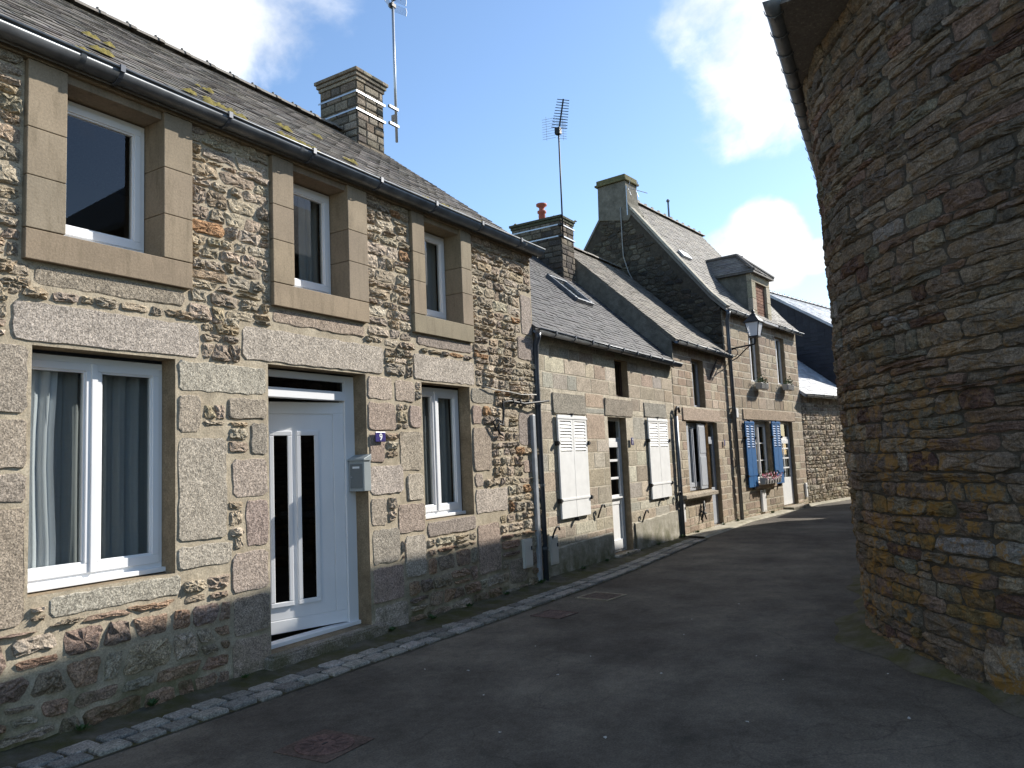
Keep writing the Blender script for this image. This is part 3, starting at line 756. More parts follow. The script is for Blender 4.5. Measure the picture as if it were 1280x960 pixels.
for row in (0, 1):
    x = .4+row*.1
    while x < 14.7:
        o = bpy.data.objects.new('sett', random.choice(smesh)); col.objects.link(o); o.parent = gut
        o.location = (x, yin(x)-.09-row*.172+U(-.006, .006), .004+U(-.004, .006)); o.rotation_euler = (U(-.03, .03), U(-.03, .03), U(-.025, .025)+(pi if random.random() < .5 else 0)); x += .232+U(-.006, .01)

# ------------------------------------------------------------------ house with the number 9
H1 = empty('stone_house', (0, 0, 0)); tag(H1, 'tall granite rubble house with white plastic windows, ajar white door and zinc gutter', 'house')
D1, DU = .17, .2
LW1 = (2.60, 3.65, .93, 2.56); DR = (4.55, 5.79, .13, 2.60); LW3 = (6.69, 7.62, 1.05, 2.58)
UW = [(2.78, 3.52, 3.33, 4.46, 2.52, 3.77), (4.83, 5.54, 3.33, 4.46, 4.585, 5.82), (6.77, 7.48, 3.33, 4.46, 6.55, 7.70)]
LW0 = (-.2, .85, .93, 2.56)
opens = [(*LW1, D1), (*DR, D1), (*LW3, D1), (*LW0, D1)]+[(u[0]-.03, u[1]+.03, u[2]-.03, 4.56, DU+.02) for u in UW]
ZT1 = 4.60
W1 = wall(H1, 9.22, ZT1, opens, ('mortar', 'reveal'), s0=-1.)
P1 = [(-.10, 4.60), (2.85, 6.88), (5.8, 4.60)]
shell(H1, 9.22, ZT1, P1, 5.7, s0=-1.)
# dressed granite: lintels, slabs, sills, jambs
DG = [(2.46, 3.87, 2.575, 2.86), (4.27, 6.07, 2.61, 2.92), (6.55, 7.74, 2.595, 2.90), (-.35, 1.0, 2.575, 2.86),
      (2.60, 3.74, 2.97, 3.105), (4.60, 5.79, 2.97, 3.105), (6.62, 7.71, 2.985, 3.115),
      (2.73, 3.70, .765, .918), (6.70, 7.64, .87, 1.04), (-.1, .95, .76, .915),
      # between window and door
      (3.665, 4.53, 2.31, 2.565), (4.12, 4.535, 2.10, 2.295), (3.665, 3.88, 1.98, 2.295), (4.35, 4.535, 1.80, 2.085), (3.665, 4.12, 1.14, 1.965),
      (4.16, 4.54, 1.45, 1.785), (4.29, 4.54, 1.04, 1.435), (3.665, 4.17, .935, 1.125), (4.15, 4.54, .68, 1.025), (4.16, 4.54, .34, .665), (4.15, 4.545, -.05, .325),
      # left jamb of the window
      (2.12, 2.585, 2.10, 2.56), (2.22, 2.585, 1.74, 2.085), (2.05, 2.585, 1.53, 1.725), (2.15, 2.59, .75, 1.515),
      # right of the door
      (5.805, 6.2, 2.345, 2.60), (5.805, 6.24, 2.03, 2.33), (5.81, 6.05, 1.70, 2.015), (5.81, 6.33, 1.375, 1.685), (5.81, 6.06, 1.06, 1.36), (5.82, 6.25, .68, 1.045), (5.82, 6.3, .30, .665), (5.83, 6.35, -.05, .285),
      (6.22, 6.56, 2.34, 2.585), (6.28, 6.665, 1.60, 2.04), (6.38, 6.675, 1.28, 1.585), (6.22, 6.68, .95, 1.265), (6.32, 6.68, .48, .935), (6.45, 6.68, 2.06, 2.32),
      # right of the small window
      (7.635, 8.15, 2.38, 2.58), (7.64, 7.86, 2.12, 2.365), (7.64, 8.05, 1.55, 2.105), (7.65, 7.84, 1.36, 1.535), (7.65, 8.38, 1.04, 1.345), (7.66, 8.16, .32, .93),
      (8.72, 9.17, 1.86, 2.32), (8.8, 9.19, 1.5, 1.68), (8.78, 9.2, 3.02, 3.36), (8.9, 9.2, 3.38, 3.95), (8.35, 8.78, .1, .42),
      (.86, 1.2, 1.9, 2.56), (.86, 1.45, 1.3, 1.88), (.86, 1.2, .94, 1.28)]
GRP = [rgb(172, 157, 139), rgb(163, 147, 129), rgb(178, 165, 148), rgb(168, 148, 131), rgb(157, 144, 129), rgb(173, 153, 133)]
for i, (a, b, c, d) in enumerate(DG):
    mb = MB(); mb.col = pick(GRP, .08)
    if i in (0, 1, 2, 10): mb.col = pick([rgb(178, 167, 150)], .04)
    stone(mb, rectpoly(a+.003, b-.003, c+.003, d-.003, .08, .008, .026), U(.008, .014), FAC, .1, -.03, flat=1)
    mb.build('granite_block', 'granite', W1)
RUB = [rgb(196, 178, 150), rgb(184, 166, 140), rgb(204, 188, 162), rgb(176, 156, 130), rgb(170, 154, 132), rgb(190, 168, 136), rgb(198, 180, 154), rgb(178, 162, 140)]
RUBLOW = [rgb(176, 142, 116), rgb(164, 138, 116), rgb(182, 146, 116), rgb(156, 134, 116), rgb(172, 152, 128)]
def tint1(p, c):
    z = sum(q[1] for q in p)/len(p)
    if z < .75 and random.random() < .75: return pick(RUBLOW, .12)
    if random.random() < .03: return pick([rgb(190, 144, 98), rgb(178, 136, 96)], .1)
    return c
obst = [(8.64, 8.89, .25, .66)]+[(a-.012, b+.012, c-.012, d+.012) for a, b, c, d in [LW1, DR, LW3, LW0]+DG]+[(u[4]-.01, u[5]+.01, u[2]-.22, 4.7) for u in UW]+[(4.45, 5.92, -.1, .14)]
polys = coursed(1.1, 9.21, .76, 4.58, lambda z: (.07, .15) if z < 2.9 else (.065, .14), (.09, .24, .38), obst, .022, .14, .028)
for (a, b, c, d) in ((1.2, 4.25, 2.868, 2.962), (4.3, 6.05, 2.928, 2.965), (6.4, 7.9, 2.908, 2.98), (2.3, 2.6, 3.0, 3.11)): polys += coursed(a, b, c, d, lambda z: (.08, .1), (.1, .2, .3), obst, 0, 0, .02)
polys2 = coursed(1.1, 9.21, -.04, .755, lambda z: (.13, .22), (.14, .32, .46), obst, .03, .18, .05)
emit_stones(polys2, W1, 'rubble', RUB, .019, (.012, .034), limit=60, tint=tint1, rough=.5)
emit_stones(polys, W1, 'rubble', RUB, .010, (.010, .030), limit=185, tint=tint1, rough=.55)
polys = cells(-1., 1.1, -.04, 4.58, lambda z: (.12, .18), (1.3, 2.9), obst, ay=1.55)
emit_stones(polys, W1, 'rubble', RUB, .011, (.008, .022), limit=0, tint=tint1, rough=.6)
# upper windows with smooth cast surrounds
CON = [rgb(150, 132, 106), rgb(145, 129, 104), rgb(148, 131, 107)]
for wi, (a, b, c, d, A, B) in enumerate(UW):
    w_ = window(H1, a-.01, b-.005, c+.03, d-.03, DU, 1)
    for (x0, x1) in ((A, a), (b, B)):
        zs = [3.335, 3.70+U(-.03, .03), 4.04+U(-.03, .03), 4.50]
        for z0, z1 in zip(zs, zs[1:]):
            mb = MB(); mb.col = pick(CON, .04); mb.box(x0, x1, -.05, DU+.04, z0+.002, z1-.002); mb.build('surround_block', 'concrete', w_, bevel=.005)
    mb = MB(); mb.col = pick(CON, .04); mb.prism([(-.05, 3.125), (DU+.05, 3.125), (DU+.05, 3.352), (-.05, 3.330)], A+.001, B-.001, 'x'); mb.build('surround_sill', 'concrete', w_, bevel=.005)
    mb = MB(); mb.col = pick(CON, .04); mb.box(a+.002, b-.002, -.02, DU+.04, 4.44, 4.58); mb.build('surround_lintel', 'concrete', w_, bevel=.004)
curtain(H1, 2.80, 2.98, 3.36, 4.42, DU+.13, 'pale curtain hanging at the edge of the largest upper window', .018, .09)
curtain(H1, 5.28, 5.52, 3.36, 4.42, DU+.16, 'folded grey curtain inside the upper window above the white door', .02, .08, 0, 'netgrey')
curtain(H1, 6.80, 7.45, 3.36, 4.42, DU+.13, 'sheer grey curtain across the upper window beside the wall end', .015, .12, 0, 'netgrey')
# lower windows
window(H1, 2.545, 3.665, .945, 2.535, D1, 2, fw_=.05, sw=.055)
window(H1, 6.66, 7.61, 1.065, 2.555, D1, 2, fw_=.05, sw=.055)
window(H1, -.2, .85, .945, 2.535, D1, 2)
curtain(H1, 2.60, 2.90, 1.0, 2.5, D1+.075, 'white curtain drawn aside in front of the grey net in the wide window', .02, .085, .10)
curtain(H1, 2.62, 3.64, 1.0, 2.5, D1+.13, 'long grey net curtain hanging straight across the wide ground floor window', .018, .12, 0, 'netgrey')
curtain(H1, 6.7, 7.58, 1.1, 2.5, D1+.13, 'grey net curtain in the narrow ground floor window by the number plate', .018, .13, 0, 'netgrey')
# door: frame, transom light, ajar leaf
mb = MB()
mb.box(4.53, 4.60, D1, D1+.08, .15, 2.585); mb.box(5.66, 5.80, D1+.0, D1+.08, .15, 2.585)
mb.box(4.60, 5.66, D1+.001, D1+.08, 2.52, 2.585); mb.box(4.60, 5.66, D1-.012, D1+.08, 2.335, 2.425)
mb.box(4.53, 5.80, D1-.03, D1+.09, .13, .165)
fd = mb.build('door_frame', 'pvc', H1, recenter=False, bevel=.004)
mb = MB(); mb.box(4.60, 5.66, D1+.03, D1+.036, 2.42, 2.53); mb.build('pane', 'glassdark', fd, recenter=False)
TH = radians(18); LWD = 1.0
leaf = empty('door_hinge'); bpy.data.objects.remove(leaf)
mb = MB(); mb.box(-LWD, 0, .012, .06, .0, 2.145)
fr(mb, -LWD, 0, 0, 2.145, .115, -.002, .013)
mb.box(-LWD+.12, -.12, .005, .013, .12, 2.02)
dl = mb.build('door', 'pvc', H1, recenter=False, bevel=.004)
dl.location = (5.655, D1+.02, .175); dl.rotation_euler = (0, 0, -TH)
for (a, b) in ((-.465, -.315), (-.735, -.59)):
    mb = MB(); fr(mb, a-.04, b+.04, .235, 1.865, .045, -.012, .01); k = mb.build('glazing_bead', 'pvc', dl, recenter=False, bevel=.006)
    mb = MB(); mb.box(a+.004, b-.004, -.001, .002, .279, 1.82); mb.build('glass_strip', 'glassdark', dl, recenter=False)
mb = MB(); mb.box(-.95, -.91, -.02, -.002, .95, 1.15); mb.tube([(-.93, -.02, 1.08), (-.93, -.06, 1.08), (-.82, -.06, 1.08)], .01, 8); mb.build('handle', 'galv', dl, recenter=False)
mb = MB(); mb.col = pick(GRP)
stone(mb, rectpoly(4.46, 5.93, -.05, .125, .12, .006, .02), .10, FAC, .05, -.02, flat=1); mb.box(4.5, 5.9, -.09, .35, .05, .128)
mb.build('doorstep', 'granite', H1, smooth=False, recenter=False)
# roof, gutter, moss
R1 = roof(H1, -1.1, 9.30, P1, .2, .105, SLP, 'slate_old', (.36, .085, 'knob'))
gutter(H1, -1.1, 9.30, -.135, 4.605, .082, 'zinc', .93)
mb = MB(); mb.col = rgb(120, 104, 80); mb.box(-1.05, 9.2, -.06, .0, 4.50, 4.60); mb.build('eaves_board', 'reveal', H1, recenter=False)
def mossclump(mb, x, v, r):
    d, z = -.10+v*.791-.012, 4.60+v*.611+.016
    for q in range(int(9*r/.1)+3):
        a, rr = U(0, 6.3), r*sqrt(random.random()); ux, vv = rr*cos(a)*1.7, rr*sin(a)
        cx, cd_, cz = x+ux, d+vv*.791, z+vv*.611; s = U(.02, .05)
        n = 6; top = (cx-0, cd_-s*.45, cz+s*.7)
        ring = [(cx+s*1.3*cos(2*pi*k/n), cd_+.791*s*sin(2*pi*k/n)-.004, cz+.611*s*sin(2*pi*k/n)+.008) for k in range(n)]
        mb.poly(ring+[top], [(k, (k+1) % n, n) for k in range(n)])
mb = MB()
for (x, v, r) in ((4.15, .62, .1), (4.28, .5, .13), (4.4, .42, .08), (5.1, .42, .1), (5.25, .35, .07), (3.35, .75, .06), (6.6, .2, .07), (7.0, .25, .09), (7.3, .18, .12), (7.5, .3, .08), (7.9, .2, .08), (8.2, .3, .06), (8.6, .2, .07), (4.6, 1.3, .06), (5.4, 1.0, .07), (6.1, .7, .06), (3.6, 1.4, .07), (8.9, .15, .08), (6.3, 1.6, .05), (3.0, .3, .06)):
    mossclump(mb, x, v, r)
mb.build('moss', 'moss', R1, smooth=True, recenter=False, kind='stuff')
# chimney
CHP = [rgb(142, 130, 112), rgb(128, 118, 102), rgb(154, 142, 122), rgb(116, 107, 95), rgb(136, 120, 100)]
def chimney(parent, s0, s1, d0, d1, z0, z1, pal, mat='rubble', hr=(.1, .16), wr=(.16, .34), cap=3, core='mortar_dark', capmat='rubble', capcol=None, straps=()):
    mb = MB(); mb.box(s0, s1, d0, d1, z0, z1); ch = mb.build('chimney', core, parent, recenter=False)
    faces = [(s0, s1, lambda u, z, d: (u, d0-d, z)), (d0, d1, lambda u, z, d: (s0-d, u, z)), (d0, d1, lambda u, z, d: (s1+d, u, z))]
    for (a, b, fm) in faces:
        for (x0, x1, c, d) in ashlar(a, b, z0, z1, hr, wr, [], .014):
            mb = MB(); mb.col = pick(pal, .14); block(mb, x0, x1, c, d, U(.008, .018), fm, -.02, .01, .006); mb.build('stone', mat, ch)
    for k in range(cap):
        o_ = .025+.024*k; mb = MB(); t = .06
        x = s0-o_
        while x < s1+o_-.02:
            e = min(s1+o_, x+U(.16, .3)); mb.col = pick(capcol or pal, .14); mb.box(x+.003, e-.003, d0-o_, d1+o_, z1+k*t+.002, z1+(k+1)*t-.004); x = e
        mb.build('cap_course', capmat, ch, recenter=False, bevel=.008)
    for z in straps:
        mb = MB(); o_ = .024; mb.box(s0-o_, s1+o_, d0-o_-.004, d0-o_, z, z+.026); mb.box(s0-o_-.004, s0-o_, d0-o_-.004, d1+o_, z-.0, z+.026); mb.box(s1+o_, s1+o_+.004, d0-o_-.004, d1+o_, z, z+.026)
        mb.build('strap', 'galv', ch, recenter=False)
    return ch
C1 = chimney(H1, 8.43, 9.04, 2.46, 3.22, 6.2, 7.60, CHP, straps=(7.12, 7.40), cap=3)
# objects on the wall
mb = MB(); X0, X1, Y0, Y1, Z0, Z1 = 5.685, 5.785, -.045, .155, 1.43, 1.73
mb.box(X0, X1, Y0, Y1, Z0, Z1); mb.prism([(X0-.012, Z1), (X1, Z1), (X1, Z1+.065), (X0-.012, Z1+.02)], Y0-.012, Y1+.01, 'y')
mbx = mb.build('mailbox', 'mailbox', None, recenter=False, bevel=.005); tag(mbx, 'grey metal mailbox with slanted lid fixed beside the white door', 'mailbox')
mb = MB(); mb.box(X0-.006, X0+.001, Y0+.02, Y1-.02, Z0+.03, Z1-.03); mb.build('mailbox_door', 'mailbox_door', mbx, recenter=False, bevel=.003)
mb = MB(); mb.box(X0-.009, X0-.005, Y0+.055, Y1-.055, Z1-.075, Z1-.055); mb.build('name_card', 'digit', mbx, recenter=False)
mb = MB(); mb.tube([(X0-.004, Y1-.04, Z0+.14), (X0-.012, Y1-.04, Z0+.14)], .008, 8); mb.build('lock', 'galv', mbx, recenter=False)
plate(H1, 5.945, 1.965, .15, .10, '9', 'small violet enamel plate reading 9 on granite right of the ajar door')
cover(H1, 8.66, 8.87, .27, .64, 'beige meter cover on rubble stones beside the paired downpipes')
mb = MB(); mb.tube([(7.86, -.035, 2.60), (8.1, -.05, 2.57), (8.5, -.045, 2.56), (8.75, -.05, 2.54), (9.15, -.05, 2.56)], .008, 6)
o = mb.build('wall_cable', 'cable', None, smooth=True); tag(o, 'thin pale cable running along the stones above the small ground floor window', 'cable')
mb = MB(); mb.tube([(8.24, -.05, 2.0), (8.16, -.06, 2.02), (8.12, -.06, 2.08), (8.17, -.06, 2.14), (8.25, -.06, 2.12), (8.27, -.06, 2.25), (8.27, -.06, 2.42), (8.45, -.06, 2.44), (8.8, -.06, 2.42), (9.2, -.13, 2.46), (9.4, -.10, 2.48)], .016, 7)
mb.tube([(8.2, -.07, 2.16), (8.1, -.07, 2.2), (8.02, -.06, 2.16), (8.1, -.06, 2.06)], .012, 6)
for x in (8.5, 8.68, 8.9): mb.box(x, x+.02, -.08, -.02, 2.41, 2.47)
o = mb.build('cable_bundle', 'iron', None, smooth=True); tag(o, 'black cable bundle clipped to the rubble near the wall end with a coiled tail', 'cable')

# aerials
def bar(mb, a, b, r=.006, n=5): mb.tube([a, b], r, n)
A1 = empty('television_aerial', (9.24, 2.36, 6.85)); tag(A1, 'tall galvanised mast with panel aerial strapped to the chimney of the tall house', 'antenna')
mb = MB(); mb.tube([(0, 0, 0), (0, 0, 2.55)], .022, 8); mb.build('mast', 'galv', A1, smooth=True, recenter=False)
for z in (.24, .52): mb = MB(); mb.box(-.19, .03, -.035, .005, z, z+.04); mb.build('mast_bracket', 'zinc', A1)
mb = MB(); mb.box(.0, .05, .02, .1, .38, .48); mb.build('amplifier_box', 'galv', A1)
for z in (2.32, 2.50):
    mb = MB()
    for k in range(7):
        for sg in (-1, 1): bar(mb, (.02*sg, .03, z-.03+.02*k-.03), (.26*sg, -.06, z-.03+.02*k-.03), .0028, 4)
    for sg in (-1, 1): mb.tube([(.26*sg, -.06, z-.07), (.265*sg, -.075, z), (.26*sg, -.06, z+.07)], .008, 5)
    mb.build('reflector', 'galv', A1, recenter=False)
mb = MB(); mb.box(-.05, .05, -.03, .05, 2.30, 2.36); mb.tube([(0, .02, 2.41), (.1, -.7, 2.52)], .012, 6)
for k in range(6): bar(mb, (-.1+.015*k, -.12-.1*k, 2.43+.016*k), (.1+.015*k, -.10-.1*k, 2.43+.016*k), .004, 4)
mb.build('boom', 'iron', A1, recenter=False)

# ------------------------------------------------------------------ low house with white shutters
H2 = empty('stone_cottage', (9.22, .06, 0)); tag(H2, 'low ashlar cottage with closed white louvred shutters and newer slate roof', 'house')
DR2 = (2.46, 3.22, .07, 2.33); TW2 = (2.87, 3.42, 2.69, 3.34); SH = [(.63, 1.56, .80, 2.31), (4.13, 5.13, .86, 2.35)]
ZT2 = 3.46
W2 = wall(H2, 5.66, ZT2, [(*DR2, .2), (*TW2, .2), (.68, 1.51, .86, 2.26, .15), (4.18, 5.08, .9, 2.3, .15)], ('mortar_pale', 'reveal'))
P2 = [(-.12, 3.50), (2.65, 6.08), (5.4, 3.5)]
shell(H2, 5.66, ZT2, P2, 5.3)
AP = [rgb(186, 172, 146), rgb(176, 162, 138), rgb(194, 182, 156), rgb(166, 152, 130), rgb(178, 158, 134), rgb(172, 164, 148), rgb(198, 187, 164)]
ob2 = [DR2, TW2]+SH+[(2.34, 3.52, 2.335, 2.66), (.55, 1.66, 2.32, 2.66), (4.05, 5.2, 2.36, 2.66), (-.1, 2.38, -.2, .42), (3.30, 5.7, -.2, .52)]
for (a, b, c, d) in ashlar(.0, 5.65, .0, ZT2-.02, (.2, .3), (.28, .72), ob2, .016):
    mb = MB(); mb.col = pick(AP, .1); block(mb, a, b, c, d, U(.002, .005), ch=.004); mb.build('block', 'ashlar', W2)
for (a, b, c, d), cc in (((2.35, 3.52, 2.34, 2.65), rgb(158, 146, 128)), ((.56, 1.65, 2.325, 2.65), rgb(150, 142, 126)), ((4.06, 5.19, 2.365, 2.65), rgb(152, 146, 132))):
    mb = MB(); mb.col = cc; stone(mb, rectpoly(a, b, c, d, .12, .004, .012), .022, FAC, .12, -.03, flat=1); mb.build('granite_block', 'granite', W2)
for (a, b, zt) in ((0, 2.37, .40), (3.31, 5.64, .52)):
    mb = MB(); n = 14; V = []
    for i in range(n+1):
        x = a+(b-a)*i/n; V += [(x, -.035, -.1), (x, -.03, zt-.02+U(-.012, .012)+.06*i/n), (x, .01, zt+.06*i/n)]
    mb.poly(V, [(i*3+k, (i+1)*3+k, (i+1)*3+k+1, i*3+k+1) for i in range(n) for k in (0, 1)]); mb.build('plinth', 'render', H2, recenter=False)
def shutter(parent, a, b, c, d, mat, y=-.05, louv=.30, nl=9, bars=True, hooks=True):
    mb = MB(); mid = (a+b)/2; zl = d-(d-c)*louv-.09
    for (x0, x1) in ((a, mid-.004), (mid+.004, b)):
        mb.box(x0, x1, y, y+.028, c, zl); mb.box(x0, x1, y, y+.028, d-.09, d)
        mb.box(x0, x0+.06, y, y+.028, zl+.0005, d-.0905); mb.box(x1-.06, x1, y, y+.028, zl+.0005, d-.0905); mb.box(x0+.06, x1-.06, y+.022, y+.026, zl, d-.09)
    sh = mb.build('shutter', mat, parent, recenter=False, bevel=.003)
    for (x0, x1) in ((a, mid-.004), (mid+.004, b)):
        for k in range(nl):
            z = zl+.012+(d-.09-zl-.02)*(k+.5)/nl
            mb = MB(); mb.obox(((x0+x1)/2, y+.010, z), (1, 0, 0), (0, .5, .86), (0, -.86, .5), (x1-x0)/2-.061, .020, .005); mb.build('slat', mat, sh)
    if bars:
        for zb in (c+(d-c)*.17, d-.056): mb = MB(); mb.box(a-.02, b+.02, y-.008, y, zb, zb+.028); mb.build('strap_hinge', mat, sh)
    if hooks:
        for x in (a-.045, b+.015):
            for z in (c+(d-c)*.17, d-.42): mb = MB(); mb.box(x, x+.03, y-.02, .0, z-.03, z+.035); mb.box(x-.012, x+.042, y-.028, y-.016, z-.012, z+.02); mb.build('iron_pintle', 'iron', sh)
        mb = MB(); mb.box(mid-.02, mid+.02, y-.02, .0, d, d+.03); mb.build('shutter_stop', 'iron', sh)
        mb = MB(); mb.box(mid-.012, mid+.012, y-.03, 0, c-.06, c-.005); mb.build('shutter_stop', 'iron', sh)
    return sh
for (a, b, c, d) in SH: shutter(H2, a, b, c, d, 'whitepaint')
def holdback(house, s, z, label):
    mb = MB(); mb.tube([(s, -.03, z), (s+.015, -.07, z+.12), (s+.05, -.09, z+.19), (s+.12, -.09, z+.20), (s+.15, -.09, z+.15)], .014, 6)
    o = mb.build('shutter_hook', 'iron', None, smooth=True); toworld(o, house); return tag(o, label, 'hook', 'bent iron shutter hooks on the walls')
holdback(H2, .30, .52, 'bent iron hook on the cottage wall beside the dark downpipe')
holdback(H2, 1.83, .72, 'bent iron hook right of the first white shutter, before the glazed door')
holdback(H2, 3.62, .50, 'bent iron hook between the glazed white door and the second white shutter')
holdback(H2, 5.35, .72, 'bent iron hook right of the second white shutter beside the capped pipe')
# door of small panes
mb = MB(); a, b, c, d = DR2; y = .12
fr(mb, a+.0, b-.0, c, d, .05, y, y+.06, .03); mb.box(a+.05, b-.05, y, y+.05, 1.92, 1.98)
dd = mb.build('door', 'whitepaint', H2, recenter=False, bevel=.003)
mb = MB(); x0, x1 = a+.055, b-.055; fr(mb, x0, x1, c+.04, 1.915, .09, y-.015, y+.03, .16); mb.box(x0+.09, x1-.09, y-.005, y+.02, .86, 1.02)
for z in (1.30, 1.60): mb.box(x0+.09, x1-.09, y-.008, y+.02, z-.02, z+.02)
mb.box(x0+.09, x1-.09, y+.005, y+.02, .26, .86)
mb.build('door_leaf', 'whitepaint', dd, recenter=False, bevel=.003)
for (z0, z1) in ((1.02, 1.28), (1.32, 1.58), (1.62, 1.82), (2.0, 2.27)):
    mb = MB(); mb.box((x0+.088 if z0 < 1.9 else a+.05), (x1-.088 if z0 < 1.9 else b-.05), y+.006, y+.011, z0, z1); mb.build('pane', 'glass', dd, recenter=False)
mb = MB(); mb.box(x0+.10, x1-.10, y-.045, y-.012, .96, .985); mb.box(x0+.13, x0+.16, y-.03, y-.01, .72, .86); mb.build('letter_flap', 'whitepaint', dd, recenter=False)
mb = MB(); mb.col = pick(GRP); mb.box(2.36, 3.3, -.1, .3, -.05, .068); mb.build('doorstep', 'granite', H2, recenter=False, bevel=.01)
mb = MB(); a, b, c, d = TW2; fr(mb, a, b, c, d, .05, .12, .17); tw = mb.build('window', 'wood_dark', H2, recenter=False)
mb = MB(); mb.box(a+.05, b-.05, .14, .145, c+.05, d-.05); mb.build('pane', 'glass', tw, recenter=False)
plate(H2, 3.36, 1.92, .1, .13, '7', 'tiny violet enamel number plate beside the glazed door of the white shuttered cottage')
cover(H2, .25, .47, .2, .60, 'beige meter cover on the smooth cottage plinth beside the dark downpipe')
R2 = roof(H2, -.02, 5.66, P2, .19, .1, SLN, 'slate_new', (.4, .08, None))
gutter(H2, -.06, 5.75, -.16, 3.47, .06, 'zinc', .6)
# skylight
t_, tn = Vector((0, .731, .682)), Vector((0, -.682, .731))
mb = MB(); ce = Vector((4.03, 1.40, 3.5+1.52*.931))+tn*.04
for (dx, dv, hx, hv) in ((0, .40, .36, .035), (0, -.40, .36, .035), (.33, 0, .035, .365), (-.33, 0, .035, .365)): mb.obox(ce+Vector((dx, 0, 0))+t_*dv, (1, 0, 0), t_, tn, hx, hv, .05)
sk = mb.build('skylight', 'zinc', R2, recenter=False, bevel=.006)
mb = MB(); mb.obox(ce+tn*.02, (1, 0, 0), t_, tn, .295, .365, .004); mb.build('pane', 'glass', sk, recenter=False)
mb = MB(); mb.obox(ce-tn*.03, (1, 0, 0), t_, tn, .295, .365, .004); mb.build('blind', 'curtain', sk, recenter=False)
CH2P = [rgb(112, 100, 84), rgb(96, 88, 76), rgb(128, 116, 98), rgb(88, 80, 72), rgb(104, 92, 78)]
C2 = chimney(H2, 4.93, 5.52, 1.97, 3.18, 5.2, 6.72, CH2P, straps=(6.37, 6.62), cap=2, capcol=[rgb(92, 92, 70), rgb(80, 80, 62)])
mb = MB(); mb.lathe((5.2, 2.55, 6.85), [(.085, 0), (.075, .12), (.08, .13), (.072, .2), (.10, .22), (.10, .26), (.06, .27), (.06, .34), (.12, .38), (.12, .42), (.05, .43)], 14)
mb.build('chimney_pot', 'terracotta', C2, smooth=True, recenter=False)
mb = MB(); mb.col = rgb(90, 92, 56)
for k in range(60):
    x, y = U(4.86, 5.6), U(1.9, 3.25); s = U(.02, .05); n = 6
    mb.poly([(x+s*cos(q), y+s*sin(q), 6.848) for q in [2*pi*j/n for j in range(n)]]+[(x, y, 6.85+s*.8)], [(j, (j+1) % n, n) for j in range(n)])
mb.build('moss', 'moss', C2, smooth=True, recenter=False, kind='stuff')
A2 = empty('television_aerial', (14.13, 1.97, 6.3)); tag(A2, 'thin dark mast with a many rod aerial on the chimney with the terracotta pot', 'antenna')
mb = MB(); mb.tube([(0, 0, 0), (.05, 0, 2.42)], .018, 7); mb.build('mast', 'iron', A2, smooth=True, recenter=False)
mb = MB(); p0, p1 = Vector((.05, .0, 2.36)), Vector((.16, -.10, 3.12)); mb.tube([p0, p1], .02, 6)
for k in range(11):
    q = p0.lerp(p1, .14+.084*k); l = .17-.004*k; bar(mb, q+Vector((-l*.55, l*.85, .02)), q+Vector((l*.55, -l*.85, -.02)), .009, 4)
mb.box(.0, .1, -.05, .07, 2.32, 2.46); mb.build('boom', 'iron', A2, recenter=False)
mb = MB()
for k in range(9):
    z = 2.26+.055*k
    for sg in (-1, 1): bar(mb, (.05+.02*sg, .06, z), (.05+.14*sg, .10-.22*sg, z-.03), .004, 4)
for sg in (-1, 1): bar(mb, (.05+.1*sg, .09-.15*sg, 2.2), (.05+.1*sg, .09-.15*sg, 2.74), .004, 4)
mb.build('reflector', 'galv', A2, recenter=False)
for z in (.06, .3): mb = MB(); mb.box(-.02, .06, -.0, .1, z, z+.04); mb.build('mast_bracket', 'iron', A2)
# pipes between the tall house and the cottage
downpipe(H2, [(-.02, -.16, 3.43), (-.02, -.15, 3.36), (.01, -.09, 3.26), (.02, -.075, 2.9), (.02, -.075, .02)], .043, 'pipeblue', ((.02, -.075, 2.42), (.02, -.075, 1.3), (.02, -.075, .45)))
mb = MB(); mb.box(-.20, -.13, -.115, -.065, .0, 2.28); mb.build('cable_duct', 'zincpale', H2, recenter=False, bevel=.006)
downpipe(H2, [(5.58, -.06, .01), (5.58, -.06, 2.42)], .045, 'zinc', ((5.58, -.06, 1.02),), 'standpipe')
mb = MB(); mb.tube([(5.58, -.06, 2.42), (5.57, -.07, 2.52), (5.62, -.08, 2.60), (5.72, -.08, 2.6), (5.76, -.08, 2.5)], .026, 7)
mb.build('pipe_bend', 'iron', H2, smooth=True, recenter=False)

# ------------------------------------------------------------------ cottage with the grey shutters
H3 = empty('stone_cottage', (14.9, .06, 0), -.022); tag(H3, 'narrow ashlar cottage with pale grey shutters and weathered slate roof', 'house')
L3 = 3.58; WN3 = (.62, 1.93, .86, 2.335); DR3 = (1.97, 2.62, .05, 2.34); TW3 = (1.2, 1.95, 2.66, 3.72); ZT3 = 3.95
W3 = wall(H3, L3, ZT3, [(.62, 1.97, .86, 2.34, .24), (*DR3[:2], .05, 2.34, .24), (*TW3, .26)], ('mortar_pale', 'reveal'))
P3 = [(-.14, 3.98), (2.65, 6.62), (5.4, 3.98)]
shell(H3, L3, ZT3, P3, 5.3, right=True)
ob3 = [(.62, 1.97, .86, 2.335), DR3, TW3, (.42, 2.92, 2.345, 2.64), (.05, 1.97, .70, .86)]
AP3 = [rgb(176, 156, 130), rgb(164, 144, 120), rgb(186, 168, 142), rgb(156, 136, 114), rgb(172, 148, 122), rgb(182, 166, 140)]
for (a, b, c, d) in ashlar(.0, L3-.01, .0, ZT3-.02, (.15, .23), (.22, .52), ob3, .014):
    mb = MB(); mb.col = pick(AP3, .11); block(mb, a, b, c, d, U(.003, .007), ch=.005, j=.008); mb.build('block', 'ashlar', W3)
